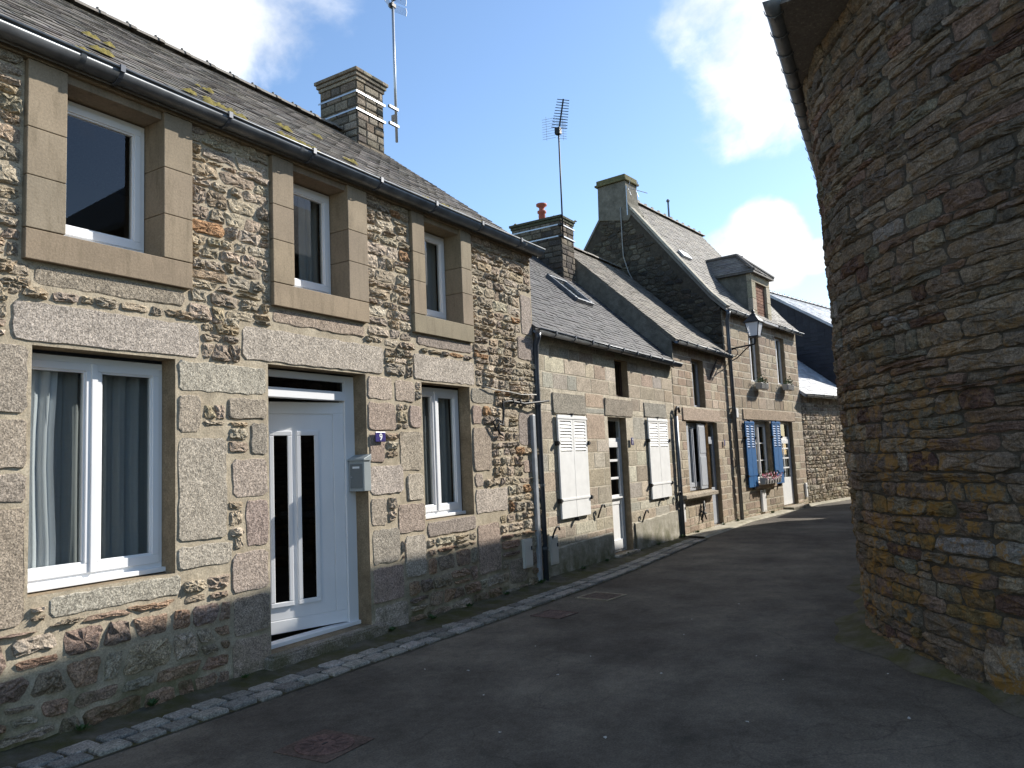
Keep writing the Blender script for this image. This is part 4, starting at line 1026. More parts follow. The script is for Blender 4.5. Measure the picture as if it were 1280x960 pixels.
mb = MB(); mb.col = rgb(178, 156, 134); stone(mb, rectpoly(.43, 2.92, 2.35, 2.635, .12, .004, .012), .02, FAC, .12, -.03, flat=1); mb.build('granite_block', 'granite', W3)
mb = MB(); mb.col = rgb(168, 154, 132); mb.prism([(-.13, .75), (.24, .77), (.24, .862), (-.13, .83)], .04, 2.02, 'x'); mb.build('window_sill', 'granite', H3, recenter=False, bevel=.012)
w3 = window(H3, .64, 1.94, .875, 2.325, .13, 2, mat='greypaint', sill=False, fw_=.06, sw=.07)
# grey shutters folded back inside the opening
for (x0, x1, y) in ((.645, .90, .06), (1.46, 1.93, .05)):
    mb = MB(); mb.box(x0, x1, y, y+.03, .89, 2.31); mb.box(x0+.05, x1-.05, y-.008, y, 1.66, 2.24); mb.box(x0+.05, x1-.05, y-.008, y, .96, 1.58)
    mb.build('shutter', 'greypaint', H3, recenter=False, bevel=.004)
mb = MB(); a, b, c, d = DR3; fr(mb, a, b, c, d, .05, .1, .16, .03); fr(mb, a+.05, b-.05, c+.03, 1.95, .09, .09, .14, .8); mb.box(a+.05, b-.05, .1, .15, 1.95, 2.02)
d3 = mb.build('door', 'greypaint', H3, recenter=False, bevel=.004)
mb = MB(); mb.box(a+.12, b-.12, .115, .12, .8, 1.88); mb.build('pane', 'glass', d3, recenter=False)
mb = MB(); mb.box(a+.05, b-.05, .115, .12, 2.02, 2.3); mb.build('pane', 'glass', d3, recenter=False)
mb = MB(); mb.box(a-.02, b+.02, -.02, .3, -.05, .048); mb.col = pick(GRP); mb.build('doorstep', 'granite', H3, recenter=False, bevel=.01)
mb = MB(); a, b, c, d = TW3; fr(mb, a, b, c, d, .06, .13, .18); mb.box((a+b)/2-.02, (a+b)/2+.02, .13, .17, c+.06, d-.06); tw = mb.build('window', 'greypaint', H3, recenter=False)
mb = MB(); mb.box(a+.06, b-.06, .15, .155, c+.06, d-.06); mb.build('pane', 'glass', tw, recenter=False)
curtain(H3, .72, 1.86, .95, 2.25, .34, 'pale curtain behind the grey shuttered ground floor window', .02, .12)
cover(H3, .02, .16, .30, .72, 'narrow white meter cover under the stone sill of the grey shuttered cottage', 'meterwhite')
plate(H3, 2.98, 1.88, .09, .14, '', 'tiny dark number plate right of the grey door')
# wrought anchor ornament
mb = MB(); s, z = 1.2, .42
mb.tube([(s-.14, -.04, z-.16), (s-.05, -.06, z-.02), (s, -.06, z+.06), (s+.03, -.05, z+.2)], .022, 6)
mb.tube([(s+.1, -.05, z+.08), (s, -.06, z+.04), (s-.03, -.06, z+.12), (s+.06, -.05, z+.22), (s+.1, -.05, z+.14), (s+.02, -.06, z+.08)], .018, 6)
mb.tube([(s-.12, -.04, z+.02), (s+.16, -.05, z-.04)], .018, 6); mb.tube([(s+.02, -.05, z), (s+.14, -.05, z-.16)], .018, 6)
o = mb.build('iron_ornament', 'iron', None, smooth=True); toworld(o, H3); tag(o, 'black twisted iron ornament fixed to the wall below a stone sill', 'ornament')
mb = MB()
for k in range(5):
    mb.tube([(2.35, -.02, 3.35+.02*k), (2.45+.05*k, -.04, 3.5+.05*k), (2.62+.06*k, -.05, 3.62+.06*k), (2.8+.06*k, -.04, 3.64+.05*k)], .007, 5)
o = mb.build('dry_vine', 'wood_dark', None, smooth=True); toworld(o, H3); tag(o, 'thin dry climbing stems under the gutter of the grey shuttered cottage', 'vine')
R3 = roof(H3, -.02, L3+.0, P3, .17, .11, [rgb(112, 103, 88), rgb(100, 92, 80), rgb(120, 110, 94)], 'slate_old', (.4, .08, None))
gutter(H3, -.04, L3-.04, -.17, 3.95, .06, 'zinc', .6)
mb = MB(); mb.col = rgb(110, 104, 92)
mb.prism([(-.06, 3.4), (-.06, 3.96), (2.65, 6.60), (2.9, 6.3), (2.65, 5.7)], -.05, .0, 'x'); mb.build('parapet', 'render_dark', H3, recenter=False)

# ------------------------------------------------------------------ tall house with the blue shutters
H4 = empty('stone_house', (18.45, -.02, 0), -.10); tag(H4, 'taller stone house with bright blue shutters, dormer and dark rubble gable', 'house')
L4 = 5.68; ZT4 = 5.12
WN4 = (1.56, 2.80, .80, 2.43); DR4 = (3.50, 4.72, .10, 2.44); UP4 = [(1.70, 2.46, 3.46, 4.74), (3.78, 4.54, 3.50, 4.86)]
W4 = wall(H4, L4, ZT4, [(*WN4, .22), (*DR4, .34)]+[(*u, .26) for u in UP4], ('mortar_pale', 'reveal'))
P4 = [(-.14, 5.15), (.24, 5.53), (2.78, 8.80), (5.4, 5.2)]
shell(H4, L4, ZT4, P4, 5.4)
ob4 = [WN4, DR4]+UP4+[(.88, 5.05, 2.445, 2.74)]
AP4 = [rgb(172, 152, 124), rgb(160, 140, 114), rgb(182, 164, 136), rgb(152, 132, 108), rgb(168, 146, 118), rgb(178, 162, 136)]
for (a, b, c, d) in ashlar(.0, L4-.01, .0, ZT4-.03, (.17, .25), (.28, .62), ob4, .022):
    mb = MB(); mb.col = pick(AP4, .11); block(mb, a, b, c, d, U(.003, .008), ch=.006, j=.01); mb.build('block', 'ashlar', W4)
mb = MB(); mb.col = rgb(170, 148, 122); stone(mb, rectpoly(.90, 5.03, 2.45, 2.735, .14, .004, .012), .02, FAC, .12, -.03, flat=1); mb.build('granite_block', 'granite', W4)
# dark gable towards the street
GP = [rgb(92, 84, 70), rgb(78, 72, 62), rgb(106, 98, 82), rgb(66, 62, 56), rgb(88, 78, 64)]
def ingable(u, z):
    if u < .24: top = 5.15+(u+.14)
    elif u < 2.78: top = 5.53+(u-.24)*1.287
    else: top = 8.8-(u-2.78)*1.374
    return z < top-.12
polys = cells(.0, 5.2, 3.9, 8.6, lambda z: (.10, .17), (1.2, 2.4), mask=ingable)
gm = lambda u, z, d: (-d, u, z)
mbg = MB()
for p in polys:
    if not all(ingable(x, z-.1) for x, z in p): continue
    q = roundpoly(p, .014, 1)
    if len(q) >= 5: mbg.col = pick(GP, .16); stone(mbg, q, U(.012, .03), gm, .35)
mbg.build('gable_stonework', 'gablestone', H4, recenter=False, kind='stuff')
R4 = roof(H4, -.03, L4+.05, P4, .19, .11, [rgb(110, 103, 92), rgb(98, 92, 84), rgb(118, 110, 96)], 'slate_old', (.42, .08, 'comb'))
mb = MB(); mb.col = rgb(150, 138, 108)
prev = None
for (d, z) in ((-.14, 5.17), (.24, 5.56), (2.3, 8.22)):
    if prev: 
        t = Vector((0, d-prev[0], z-prev[1])); L = t.length; t.normalize(); n_ = Vector((0, -t.z, t.y))
        mb.obox(Vector((.06, (d+prev[0])/2, (z+prev[1])/2))+n_*.03, (1, 0, 0), t, n_, .11, L/2, .03)
    prev = (d, z)
mb.build('verge_coping', 'render', R4, recenter=False, bevel=.006)
gutter(H4, -.04, 2.2, -.18, 5.10, .06, 'zinc', .6)
gutter(H4, 3.62, L4+.12, -.18, 5.10, .06, 'zinc', .6)
# rendered chimney
mb = MB(); mb.prism([(2.36, 7.9), (2.2, 8.12), (2.36, 8.42), (2.39, 9.02), (3.24, 9.02), (3.27, 8.1)], -.035, .62, 'x')
C4 = mb.build('chimney', 'render_dark', H4, recenter=False, bevel=.015)
mb = MB(); mb.col = rgb(116, 110, 72); mb.box(-.1, .68, 2.33, 3.30, 9.02, 9.08); mb.box(-.06, .64, 2.37, 3.26, 9.081, 9.20); mb.build('chimney_cap', 'rubble', C4, recenter=False, bevel=.015)
A4 = empty('television_aerial', (18.5, 2.28, 8.35)); tag(A4, 'small white crossed rod aerial on the rendered chimney above the dark gable', 'antenna')
mb = MB(); mb.tube([(0, 0, -.35), (-.02, -.02, .45)], .014, 6); mb.build('mast', 'galv', A4, recenter=False)
mb = MB(); mb.tube([(-.1, -.08, .36), (.5, -.4, .30)], .01, 5)
for k in range(2): q = Vector((-.05+.22*k, -.12-.12*k, .355-.02*k)); bar(mb, q+Vector((-.04, -.06, .2)), q+Vector((.03, .04, 0)), .008, 5); bar(mb, q+Vector((.03, .04, 0)), q+Vector((-.03, -.05, -.22)), .008, 5)
mb.build('rods', 'galv', A4, recenter=False)
mb = MB(); mb.tube([(-.06, 2.55, 8.3), (-.06, 2.56, 7.3), (-.06, 2.55, 6.95), (-.07, 2.42, 6.5), (-.07, 2.2, 6.05), (-.08, 1.55, 5.32), (-.08, .9, 4.85), (-.08, .1, 4.22)], .014, 6)
o = mb.build('aerial_cable', 'cable', None, smooth=True); toworld(o, H4); tag(o, 'grey cable sagging down the dark rubble gable from the rendered chimney', 'cable')
# dormer
mb = MB(); DA, DB, DZ = 2.2, 3.6, 6.46
mb.box(DA, DB, .06, 1.4, 5.0, DZ)
dm = mb.build('dormer', 'render_dark', H4, recenter=False)
for (a, b, c, d) in ((DA-.01, DA+.28, 5.12, 6.2), (DB-.28, DB+.01, 5.12, 6.2)):
    zs = [c, c+.3, c+.62, d]
    for z0, z1 in zip(zs, zs[1:]): mb = MB(); mb.col = pick([rgb(186, 172, 142), rgb(174, 160, 130)], .08); mb.box(a, b, -.03, .10, z0+.004, z1-.004); mb.build('dormer_block', 'ashlar', dm, bevel=.006)
mb = MB(); mb.col = rgb(176, 162, 134); mb.box(DA-.01, DB+.01, -.03, .1, 6.205, 6.45); mb.build('dormer_lintel', 'ashlar', dm, recenter=False, bevel=.006)
BRK = [rgb(138, 92, 66), rgb(124, 84, 62), rgb(150, 106, 78)]
for r in range(12):
    z = 5.16+r*.087
    for (x0, x1) in (((2.49, 2.80), (2.81, 3.11), (3.12, 3.31)) if r % 2 else ((2.49, 2.64), (2.65, 2.95), (2.96, 3.31))):
        mb = MB(); mb.col = pick(BRK, .14); mb.box(x0, x1, .035, .1, z, z+.076); mb.build('brick', 'ashlar', dm)
mb = MB(); E_ = [(DA-.10, -.14), (DB+.10, -.14), (DB+.10, 2.0), (DA-.10, 2.0)]; RF, RB_ = Vector((2.9, .58, 7.12)), Vector((2.9, 1.7, 7.12)); mb.col = SLP[1]
e = [Vector((x, y, DZ)) for x, y in E_]; lo = [v-Vector((0, 0, .05)) for v in e]
mb.face(e[0], e[1], RF); mb.face(e[0], RF, RB_, e[3]); mb.face(e[1], e[2], RB_, RF); mb.face(lo[0], lo[3], lo[2], lo[1]); mb.face(lo[0], lo[1], e[1], e[0]); mb.face(lo[3], lo[0], e[0], e[3]); mb.face(lo[1], lo[2], e[2], e[1])
dr = mb.build('dormer_roof', 'slate_old', dm, recenter=False)
mb = MB(); slates(mb, DA-.1, DB+.1, [(-.14, DZ), (.58, 7.12)], .17, .1, SLP, lim=lambda u, d: abs(u-2.9) < .8*(1-(d+.10)/.72)); mb.build('slates', 'slate_old', dr, recenter=False, kind='stuff')
mb = MB(); slates(mb, -.14, 1.75, [(DA-.1, DZ), (2.9, 7.12)], .17, .1, SLP, lim=lambda u, d: u > -.10+.72*(d-2.1)/.8); mb.v = [(y, x, z) for x, y, z in mb.v]; mb.build('slates', 'slate_old', dr, recenter=False, kind='stuff')
mb = MB(); mb.col = SLP[1]
for p_, q_ in (((DA-.1, -.14, DZ+.03), (2.9, .58, 7.16)), ((DB+.1, -.14, DZ+.03), (2.9, .58, 7.16)), ((2.9, .58, 7.16), (2.9, 1.55, 7.15))): mb.tube([p_, q_], .045, 6)
mb.build('hip_tiles', 'slate_old', dr, recenter=False, kind='stuff')
mb = MB(); mb.box(DA+.02, DB-.02, -.2, .06, 5.06, 5.12); mb.build('dormer_sill', 'ashlar', dm, recenter=False)
mb = MB(); ce = Vector((.95, 1.30, 5.53+(1.30-.24)*1.287)); t_ = Vector((0, .6135, .7897)); tn = Vector((0, -.7897, .6135)); mb.obox(ce+tn*.05, (1, 0, 0), t_, tn, .26, .12, .03); mb.build('skylight', 'galv', R4, recenter=False)
mb = MB(); mb.tube([(3.4, 2.78, 8.8), (3.4, 2.78, 9.35)], .03, 6); mb.lathe((3.4, 2.78, 9.35), [(.03, 0), (.06, .05), (.03, .1)], 8); mb.build('ridge_finial', 'zinc', R4, recenter=False)
# openings
for (a, b, c, d) in UP4:
    mb = MB(); fr(mb, a, b, c, d, .06, .11, .16); mb.box((a+b)/2-.03, (a+b)/2+.03, .105, .15, c+.06, d-.06); tw = mb.build('window', 'whitepaint', H4, recenter=False)
    mb = MB(); mb.box(a+.06, b-.06, .13, .135, c+.06, d-.06); mb.build('pane', 'glass', tw, recenter=False)
    curtain(H4, a+.05, b-.05, c+.05, d-.05, .24, 'white net curtain behind the upper window '+('nearer the lamp' if a < 2 else 'farther from the lamp'), .02, .1)['group'] = 'upper net curtains of the blue shuttered house'
a, b, c, d = WN4; w4 = window(H4, a, b, c+.02, d-.01, .12, 2, mat='whitepaint', sill=False, bars=2, fw_=.06, sw=.06)
mb = MB(); mb.col = pick(AP4); mb.box(a-.08, b+.08, -.06, .2, c-.1, c-.002); mb.build('window_sill', 'granite', H4, recenter=False, bevel=.01)
shutter(H4, .88, 1.50, .76, 2.41, 'bluepaint', -.06, .36, 9, True, True)
shutter(H4, 2.84, 3.50, .76, 2.43, 'bluepaint', -.06, .36, 9, True, True)
mb = MB(); a, b, c, d = DR4; y = .11; fr(mb, a, b, c, d, .06, y, y+.06, .03); mb.box(a+.06, b-.06, y, y+.05, 1.95, 2.02); fr(mb, a+.06, b-.06, c+.03, 1.95, .12, y-.02, y+.03, .75)
for z in (1.15, 1.42, 1.69): mb.box(a+.18, b-.18, y-.01, y+.02, z-.02, z+.02)
mb.box((a+b)/2-.02, (a+b)/2+.02, y-.01, y+.02, .85, 1.83)
d4 = mb.build('door', 'whitepaint', H4, recenter=False, bevel=.003)
mb = MB(); mb.box(a+.18, b-.18, y+.004, y+.009, .84, 1.84); mb.build('pane', 'glass', d4, recenter=False)
mb = MB(); mb.box(a+.06, b-.06, y+.01, y+.015, 2.02, 2.38); mb.build('pane', 'glass', d4, recenter=False)
mb = MB(); mb.col = pick(GRP); mb.box(a-.1, b+.1, -.28, .3, -.05, .095); mb.build('doorstep', 'granite', H4, recenter=False, bevel=.012)
downpipe(H4, [(.02, -.18, 5.06), (.03, -.16, 4.98), (.12, -.09, 4.86), (.13, -.085, 4.5), (.16, -.085, .03)], .048, 'zinc', ((.135, -.085, 4.1), (.145, -.085, 2.7), (.155, -.085, 1.3)))
downpipe(H4, [(.30, -.05, 2.55), (.30, -.05, 1.2)], .016, 'zincpale', (), 'cable_duct')
mb = MB(); mb.box(.26, .40, -.10, -.02, 2.48, 2.70); o = mb.build('junction_box', 'meterwhite', None, bevel=.01); toworld(o, H4); tag(o, 'small white junction box on the wall between the downpipe and the blue shutter', 'junction box')
cover(H4, 1.72, 2.02, .10, .66, 'white meter cover on the wall below the flower filled window', 'meterwhite')
cover(H4, 5.38, 5.54, .24, .66, 'slim white meter cover at the corner right of the last door', 'meterwhite')
# flower boxes
PET = [(.75, .2, .35), (.8, .75, .78), (.6, .05, .1), (.85, .5, .6), (.35, .02, .05)]
def flowerbox(house, s0, s1, z, label, bloom, dens=26, lf=.7):
    t = empty('flower_box', ((s0+s1)/2, -.14, z)); hw = (s1-s0)/2
    mb = MB(); mb.prism([(-.085, .17), (-.065, 0), (.065, 0), (.085, .17)], -hw, hw, 'x'); mb.build('planter', 'potbox', t, recenter=False, bevel=.008)
    mb = MB()
    for k in range(6): x = -hw+2*hw*(k+.5)/6; mb.box(x-.012, x+.012, -.095, -.072, .02, .15)
    mb.build('planter_rib', 'potbox', t, recenter=False)
    mb = MB()
    for k in range(170):
        c_ = Vector((U(-hw*lf, hw*lf), U(-.1, .08), .15+abs(random.gauss(0, .09)))); d1, d2 = Vector((U(-1, 1), U(-1, 1), U(-.5, 1))).normalized()*.03, Vector((U(-1, 1), U(-1, 1), U(-1, 1))).normalized()*.018
        mb.face(c_-d1, c_+d2, c_+d1, c_-d2)
    mb.build('foliage', 'leaf', t, recenter=False)
    if bloom:
        mb = MB()
        for k in range(dens):
            c_ = Vector((U(-hw, hw), U(-.16, .02), .12+U(-.03, .17))); mb.col = random.choice(PET)
            for q in range(6):
                a = q*pi/3+U(0, .5); e = Vector((cos(a), -.3, sin(a)))*.035; f = Vector((-sin(a), -.2, cos(a)))*.016
                mb.face(c_, c_+e*.6+f, c_+e, c_+e*.6-f)
        mb.build('blossoms', 'petals', t, recenter=False)
    toworld(t, house); return tag(t, label, 'flower box', 'window boxes of the blue shuttered house')
flowerbox(H4, 1.78, 2.34, 3.25, 'pale window box with a green tuft under the upper window nearer the lamp', False)
flowerbox(H4, 3.92, 4.46, 3.32, 'pale window box with a green tuft under the upper window farther from the lamp', False)
flowerbox(H4, 1.58, 2.78, .80, 'window box full of pink and white flowers between the blue shutters', True, 60, .95)
# lamp
LP = empty('street_lamp', (.3, 0, 4.17)); tag(LP, 'black wall lantern with pale glass on a scrolled iron bracket', 'street lamp')
mb = MB(); mb.box(-.03, .03, -.04, -.0, -.35, .2); mb.tube([(0, -.02, .0), (0, -.66, .05)], .02, 8); mb.tube([(0, -.03, -.3), (0, -.2, -.24), (0, -.42, -.06), (0, -.55, .03)], .014, 7)
mb.tube([(0, -.14+.09*cos(a), -.1+.09*sin(a)) for a in [2*pi*k/14 for k in range(13)]], .011, 6); mb.tube([(0, -.66, .05), (0, -.68, .2)], .022, 8)
mb.build('bracket', 'iron', LP, smooth=True, recenter=False)
mb = MB(); bx_, tx, z0, z1 = .105, .165, .24, .56
for sx, sy in ((-1, -1), (1, -1), (1, 1), (-1, 1)): mb.tube([(sx*bx_, -.68+sy*bx_, z0), (sx*tx, -.68+sy*tx, z1)], .011, 6)
mb.box(-bx_-.015, bx_+.015, -.68-bx_-.015, -.68+bx_+.015, z0-.03, z0); mb.box(-tx-.03, tx+.03, -.68-tx-.03, -.68+tx+.03, z1, z1+.025)
n = 4; ring = lambda r, z: [(r*cx, -.68+r*cy, z) for cx, cy in ((-1, -1), (1, -1), (1, 1), (-1, 1))]
V = ring(tx+.02, z1+.026)+ring(.075, z1+.17)+ring(.07, z1+.20)+ring(.03, z1+.24)+ring(.035, z1+.28)+ring(.012, z1+.33)
mb.poly(V, [(r*4+i, r*4+(i+1) % 4, (r+1)*4+(i+1) % 4, (r+1)*4+i) for r in range(5) for i in range(4)]); mb.build('lantern_frame', 'iron', LP, recenter=False)
for k in range(4):
    c_ = [(-1, -1), (1, -1), (1, 1), (-1, 1)]; p, q = c_[k], c_[(k+1) % 4]
    mb = MB(); mb.face((p[0]*bx_, -.68+p[1]*bx_, z0), (q[0]*bx_, -.68+q[1]*bx_, z0), (q[0]*tx, -.68+q[1]*tx, z1), (p[0]*tx, -.68+p[1]*tx, z1)); mb.build('lamp_pane', 'lampglass', LP, recenter=False)
toworld(LP, H4)

# ------------------------------------------------------------------ low rubble building and dark gabled barn at the bend
H5 = empty('stone_outbuilding', (24.1, -.58, 0), -.22); tag(H5, 'low rubble outbuilding with slate roof painted pale with sun glare at the street bend', 'outbuilding')
W5 = wall(H5, 9., 3.28, [], ('mortar', 'reveal'))
polys = coursed(.02, 8.98, .0, 3.25, lambda z: (.09, .19), (.12, .26, .42), (), .025, .15, .03)
emit_stones(polys, W5, 'rubble', RUB, .010, (.012, .03), limit=170, W=lambda v: Matrix.Translation(H5.location) @ Matrix.Rotation(-.22, 4, 'Z') @ v)
P5 = [(-.18, 3.28), (2.2, 5.2), (4.6, 3.28)]
shell(H5, 9., 3.28, P5, 4.5)
roof(H5, -.02, 9.1, P5, .22, .12, [rgb(186, 188, 190), rgb(176, 178, 180), rgb(194, 196, 196)], 'slate_glare', (.4, .08, None), base='slate_glare')  # near-white palette carries the sun's glare on these slates
gutter(H5, -.02, 9.1, -.22, 3.27, .055, 'zinc', .7)
B5 = empty('barn', (24.1+3.9*cos(-.22)-.25*sin(-.22), -.58+3.9*sin(-.22)+.25*cos(-.22), 0), -.22); tag(B5, 'large barn with black slate clad gable and glare-pale painted roof rising behind the low outbuilding', 'barn')
PB = [(-.35, 5.55), (2.55, 7.5), (5.5, 5.55)]
mb = MB(); mb.col = rgb(44, 44, 50); mb.prism([(-.1, -.1), (-.1, 5.65), (2.55, 7.42), (5.2, 5.65), (5.2, -.1)], 0, 14, 'x'); wb = mb.build('wall', 'cladding', B5, recenter=False)
mb = MB(); z = 3.0
while z < 7.4:
    y = -.1
    while y < 5.2:
        lim = 5.62+(y+.1)*.668 if y < 2.55 else 7.42-(y-2.4)*.668
        if z+.2 < lim-.05:
            mb.col = pick([rgb(40, 40, 46), rgb(46, 46, 52), rgb(36, 36, 42)], .12); h = U(.012, .02); mb.poly([(-h, y, z), (-h+U(-.003, .003), y+.245, z), (-.002, y+.245, z+.24), (-.002, y, z+.24), (0, y, z), (0, y+.245, z)], [(0, 3, 2, 1), (4, 0, 1, 5)])
        y += .25
    z += .14
mb.build('gable_slates', 'cladding', wb, recenter=False, kind='stuff')
roof(B5, -.12, 14.1, PB, .25, .14, [rgb(186, 188, 190), rgb(176, 178, 180), rgb(194, 196, 196)], 'slate_glare', (.4, .09, 'knob'), base='slate_glare')  # slates lightened for painted glare, as on the outbuilding

# ------------------------------------------------------------------ round cornered building across the street
T0 = empty('round_cornered_building', (7.4, -4.3, 0)); tag(T0, 'big dark rubble building with rounded corner and lichen stained stones in shade', 'building')
OFF = Vector((7.4, -4.3, 0))
CP = [(4.15, -9.6), (4.2, -8.0), (4.55, -7.1), (5.05, -6.25), (5.6, -5.55), (6.2, -4.98), (6.8, -4.55), (7.35, -4.27), (7.95, -4.12), (9.0, -4.02), (11., -3.92), (15.3, -3.95), (18.3, -4.1), (23., -4.55), (25., -5.05), (25.85, -5.45), (26.4, -6.4), (26.45, -9.6)]
# smooth plan curve
def catmull(P, n=10):
    out = []
    for i in range(len(P)-1):
        p0, p1, p2, p3 = P[max(i-1, 0)], P[i], P[i+1], P[min(i+2, len(P)-1)]
        for k in range(n):
            t = k/n
            out.append(tuple(.5*((2*p1[j])+(-p0[j]+p2[j])*t+(2*p0[j]-5*p1[j]+4*p2[j]-p3[j])*t*t+(-p0[j]+3*p1[j]-3*p2[j]+p3[j])*t**3) for j in (0, 1)))
    return out+[P[-1]]
PC = catmull(CP); CU = [0]
for a, b in zip(PC, PC[1:]): CU.append(CU[-1]+hypot(b[0]-a[0], b[1]-a[1]))
import bisect
def curve(u):
    i = min(max(bisect.bisect_right(CU, u)-1, 0), len(PC)-2); t = (u-CU[i])/(CU[i+1]-CU[i])
    a, b = PC[i], PC[i+1]; tx_, ty = b[0]-a[0], b[1]-a[1]; l = hypot(tx_, ty)
    return a[0]+tx_*t, a[1]+ty*t, -ty/l, tx_/l
def tmap(u, z, d):
    x, y, nx_, ny_ = curve(u); bat = -.07*max(0, 1-max(z, 0)/2.2)+.06*min(1, max(0, (z-2.8)/2.4))**2.2   # undercut foot, corbelled top
    return x-OFF.x+nx_*(d+bat), y-OFF.y+ny_*(d+bat), z
ZT = 5.25
mb = MB(); n = len(PC); V = []
zl_ = [-.1, .4, .8, 1.2, 1.6, 2.0, 2.4, 2.8, 3.1, 3.4, 3.8, 4.2, 4.6, 5.0, ZT]
for j, z in enumerate(zl_):
    for u in CU: V.append(tmap(u, z, 0))
mb.poly(V, [(j*n+i, (j+1)*n+i, (j+1)*n+i+1, j*n+i+1) for j in range(len(zl_)-1) for i in range(n-1)])
mb.face((26.45-OFF.x, -9.6-OFF.y, -.1), (26.45-OFF.x, -9.6-OFF.y, ZT), (4.15-OFF.x, -9.6-OFF.y, ZT), (4.15-OFF.x, -9.6-OFF.y, -.1))
WT = mb.build('wall', 'mortar_dark', T0, recenter=False)
u_a = next(u for u, p in zip(CU, PC) if p[1] > -7.4); u_b = next(u for u, p in zip(CU, PC) if p[0] > 9.6)
TP = [rgb(128, 112, 92), rgb(119, 104, 88), rgb(138, 121, 98), rgb(110, 101, 87), rgb(128, 104, 86), rgb(120, 113, 95), rgb(140, 125, 103)]
def tintt(p, c):
    z = sum(q[1] for q in p)/len(p); r = random.random()
    if z < 1.3 and r < .16: return pick([rgb(126, 104, 66), rgb(118, 100, 68)], .1)
    if r > .985: return pick([rgb(140, 134, 124)], .08)
    if r > .94: return pick([rgb(104, 78, 66)], .1)
    return c
polys = coursed(u_a, u_b, -.05, ZT-.02, lambda z: (.055, .16), (.13, .38, .70), (), .022, .2, .02, .4)
emit_stones(polys, WT, 'towerstone', TP, .005, (.012, .030), tmap, 300, tint=tintt, rough=.5, W=lambda v: v+OFF)
# big foot stones
for (u0_, u1_, z1_) in ((.95, 1.5, .34), (1.53, 1.95, .2), (2.45, 2.7, .1)):
    uu = next(u for u, p in zip(CU, PC) if p[0] > 5.0)
    mb = MB(); mb.col = pick(TP, .1); stone(mb, roundpoly(rectpoly(uu+u0_, uu+u1_, -.06, z1_, .15, .012, .03), .0, 0), .045, tmap, .35, -.02); mb.build('foot_stone', 'towerstone', WT)
mb = MB(); V = []; us = [u_a+(u_b+2-u_a)*i/90 for i in range(91)]
for u in us:
    x, y, nx_, ny_ = curve(u); wd = .16+.10*sin(u*2.1)+.05*sin(u*7)
    for t, z in ((-.08, .07), (.02, .045+U(-.01, .015)), (wd*.5, .018+U(-.004, .008)), (wd, .0025)): V.append((x+nx_*t, y+ny_*t, z))
mb.poly(V, [(i*4+k, i*4+k+1, (i+1)*4+k+1, (i+1)*4+k) for i in range(90) for k in range(3)])
g = mb.build('mossy_verge_strip', 'strip', None, smooth=True, recenter=False); g['kind'] = 'structure'
EV = [(6.18, -4.15), (6.4, -4.13), (8.5, -3.93), (11, -3.70), (15.3, -3.70), (18.3, -3.85), (23.1, -4.32), (25.1, -4.82), (26.1, -5.27), (26.7, -6.3), (26.75, -9.9)]
def Tl(x, y, z): return (x-OFF.x, y-OFF.y, z)
# roof: from the eaves line up to an inner ridge line
RG = [(8.6, -7.0), (8.6, -7.0), (9.5, -7.0), (11, -6.95), (15.3, -6.95), (18.3, -7.0), (22, -7.2), (23, -7.5), (23.4, -7.6), (23.5, -7.6), (23.5, -7.6)]
mb = MB(); mb.col = SLP[1]; n = len(EV)
V = [Tl(x, y, 5.30) for x, y in EV]+[Tl(x, y, 7.55) for x, y in RG]+[Tl(x, y, 5.22) for x, y in EV]
mb.poly(V, [(i, i+1, n+i+1, n+i) for i in range(n-1)]+[(2*n+i+1, 2*n+i, i, i+1) for i in range(n-1)])
mb.face(Tl(6.18, -4.15, 5.30), Tl(8.6, -7., 7.55), Tl(6.18, -9.9, 5.30)); mb.face(Tl(6.18, -9.9, 5.3), Tl(8.6, -7, 7.55), Tl(23.5, -7.6, 7.55), Tl(26.75, -9.9, 5.3))
mb.face(*[Tl(x, y, 5.22) for x, y in EV], Tl(6.18, -9.9, 5.22)); mb.face(Tl(6.18, -4.15, 5.22), Tl(6.18, -4.15, 5.3), Tl(6.18, -9.9, 5.3), Tl(6.18, -9.9, 5.22))
RT = mb.build('roof', 'slate_old', T0, recenter=False)
mb = MB(); n = 9; r = .075; V = []
GL = [(6.16, -4.15)]+EV[1:10]
for i, (x, y) in enumerate(GL):
    a, b = GL[max(i-1, 0)], GL[min(i+1, len(GL)-1)]; l = hypot(b[0]-a[0], b[1]-a[1]); nx_, ny_ = -(b[1]-a[1])/l, (b[0]-a[0])/l
    for k in range(n): q = pi*k/(n-1); V.append(Tl(x+nx_*(.02+r*cos(q)), y+ny_*(.02+r*cos(q)), 5.27-r*sin(q)))
mb.poly(V, [(i*n+k, (i+1)*n+k, (i+1)*n+k+1, i*n+k+1) for i in range(len(GL)-1) for k in range(n-1)]+[tuple(range(n))])
gt = mb.build('gutter', 'zinc', T0, smooth=True, recenter=False)
x = 6.3; first = None
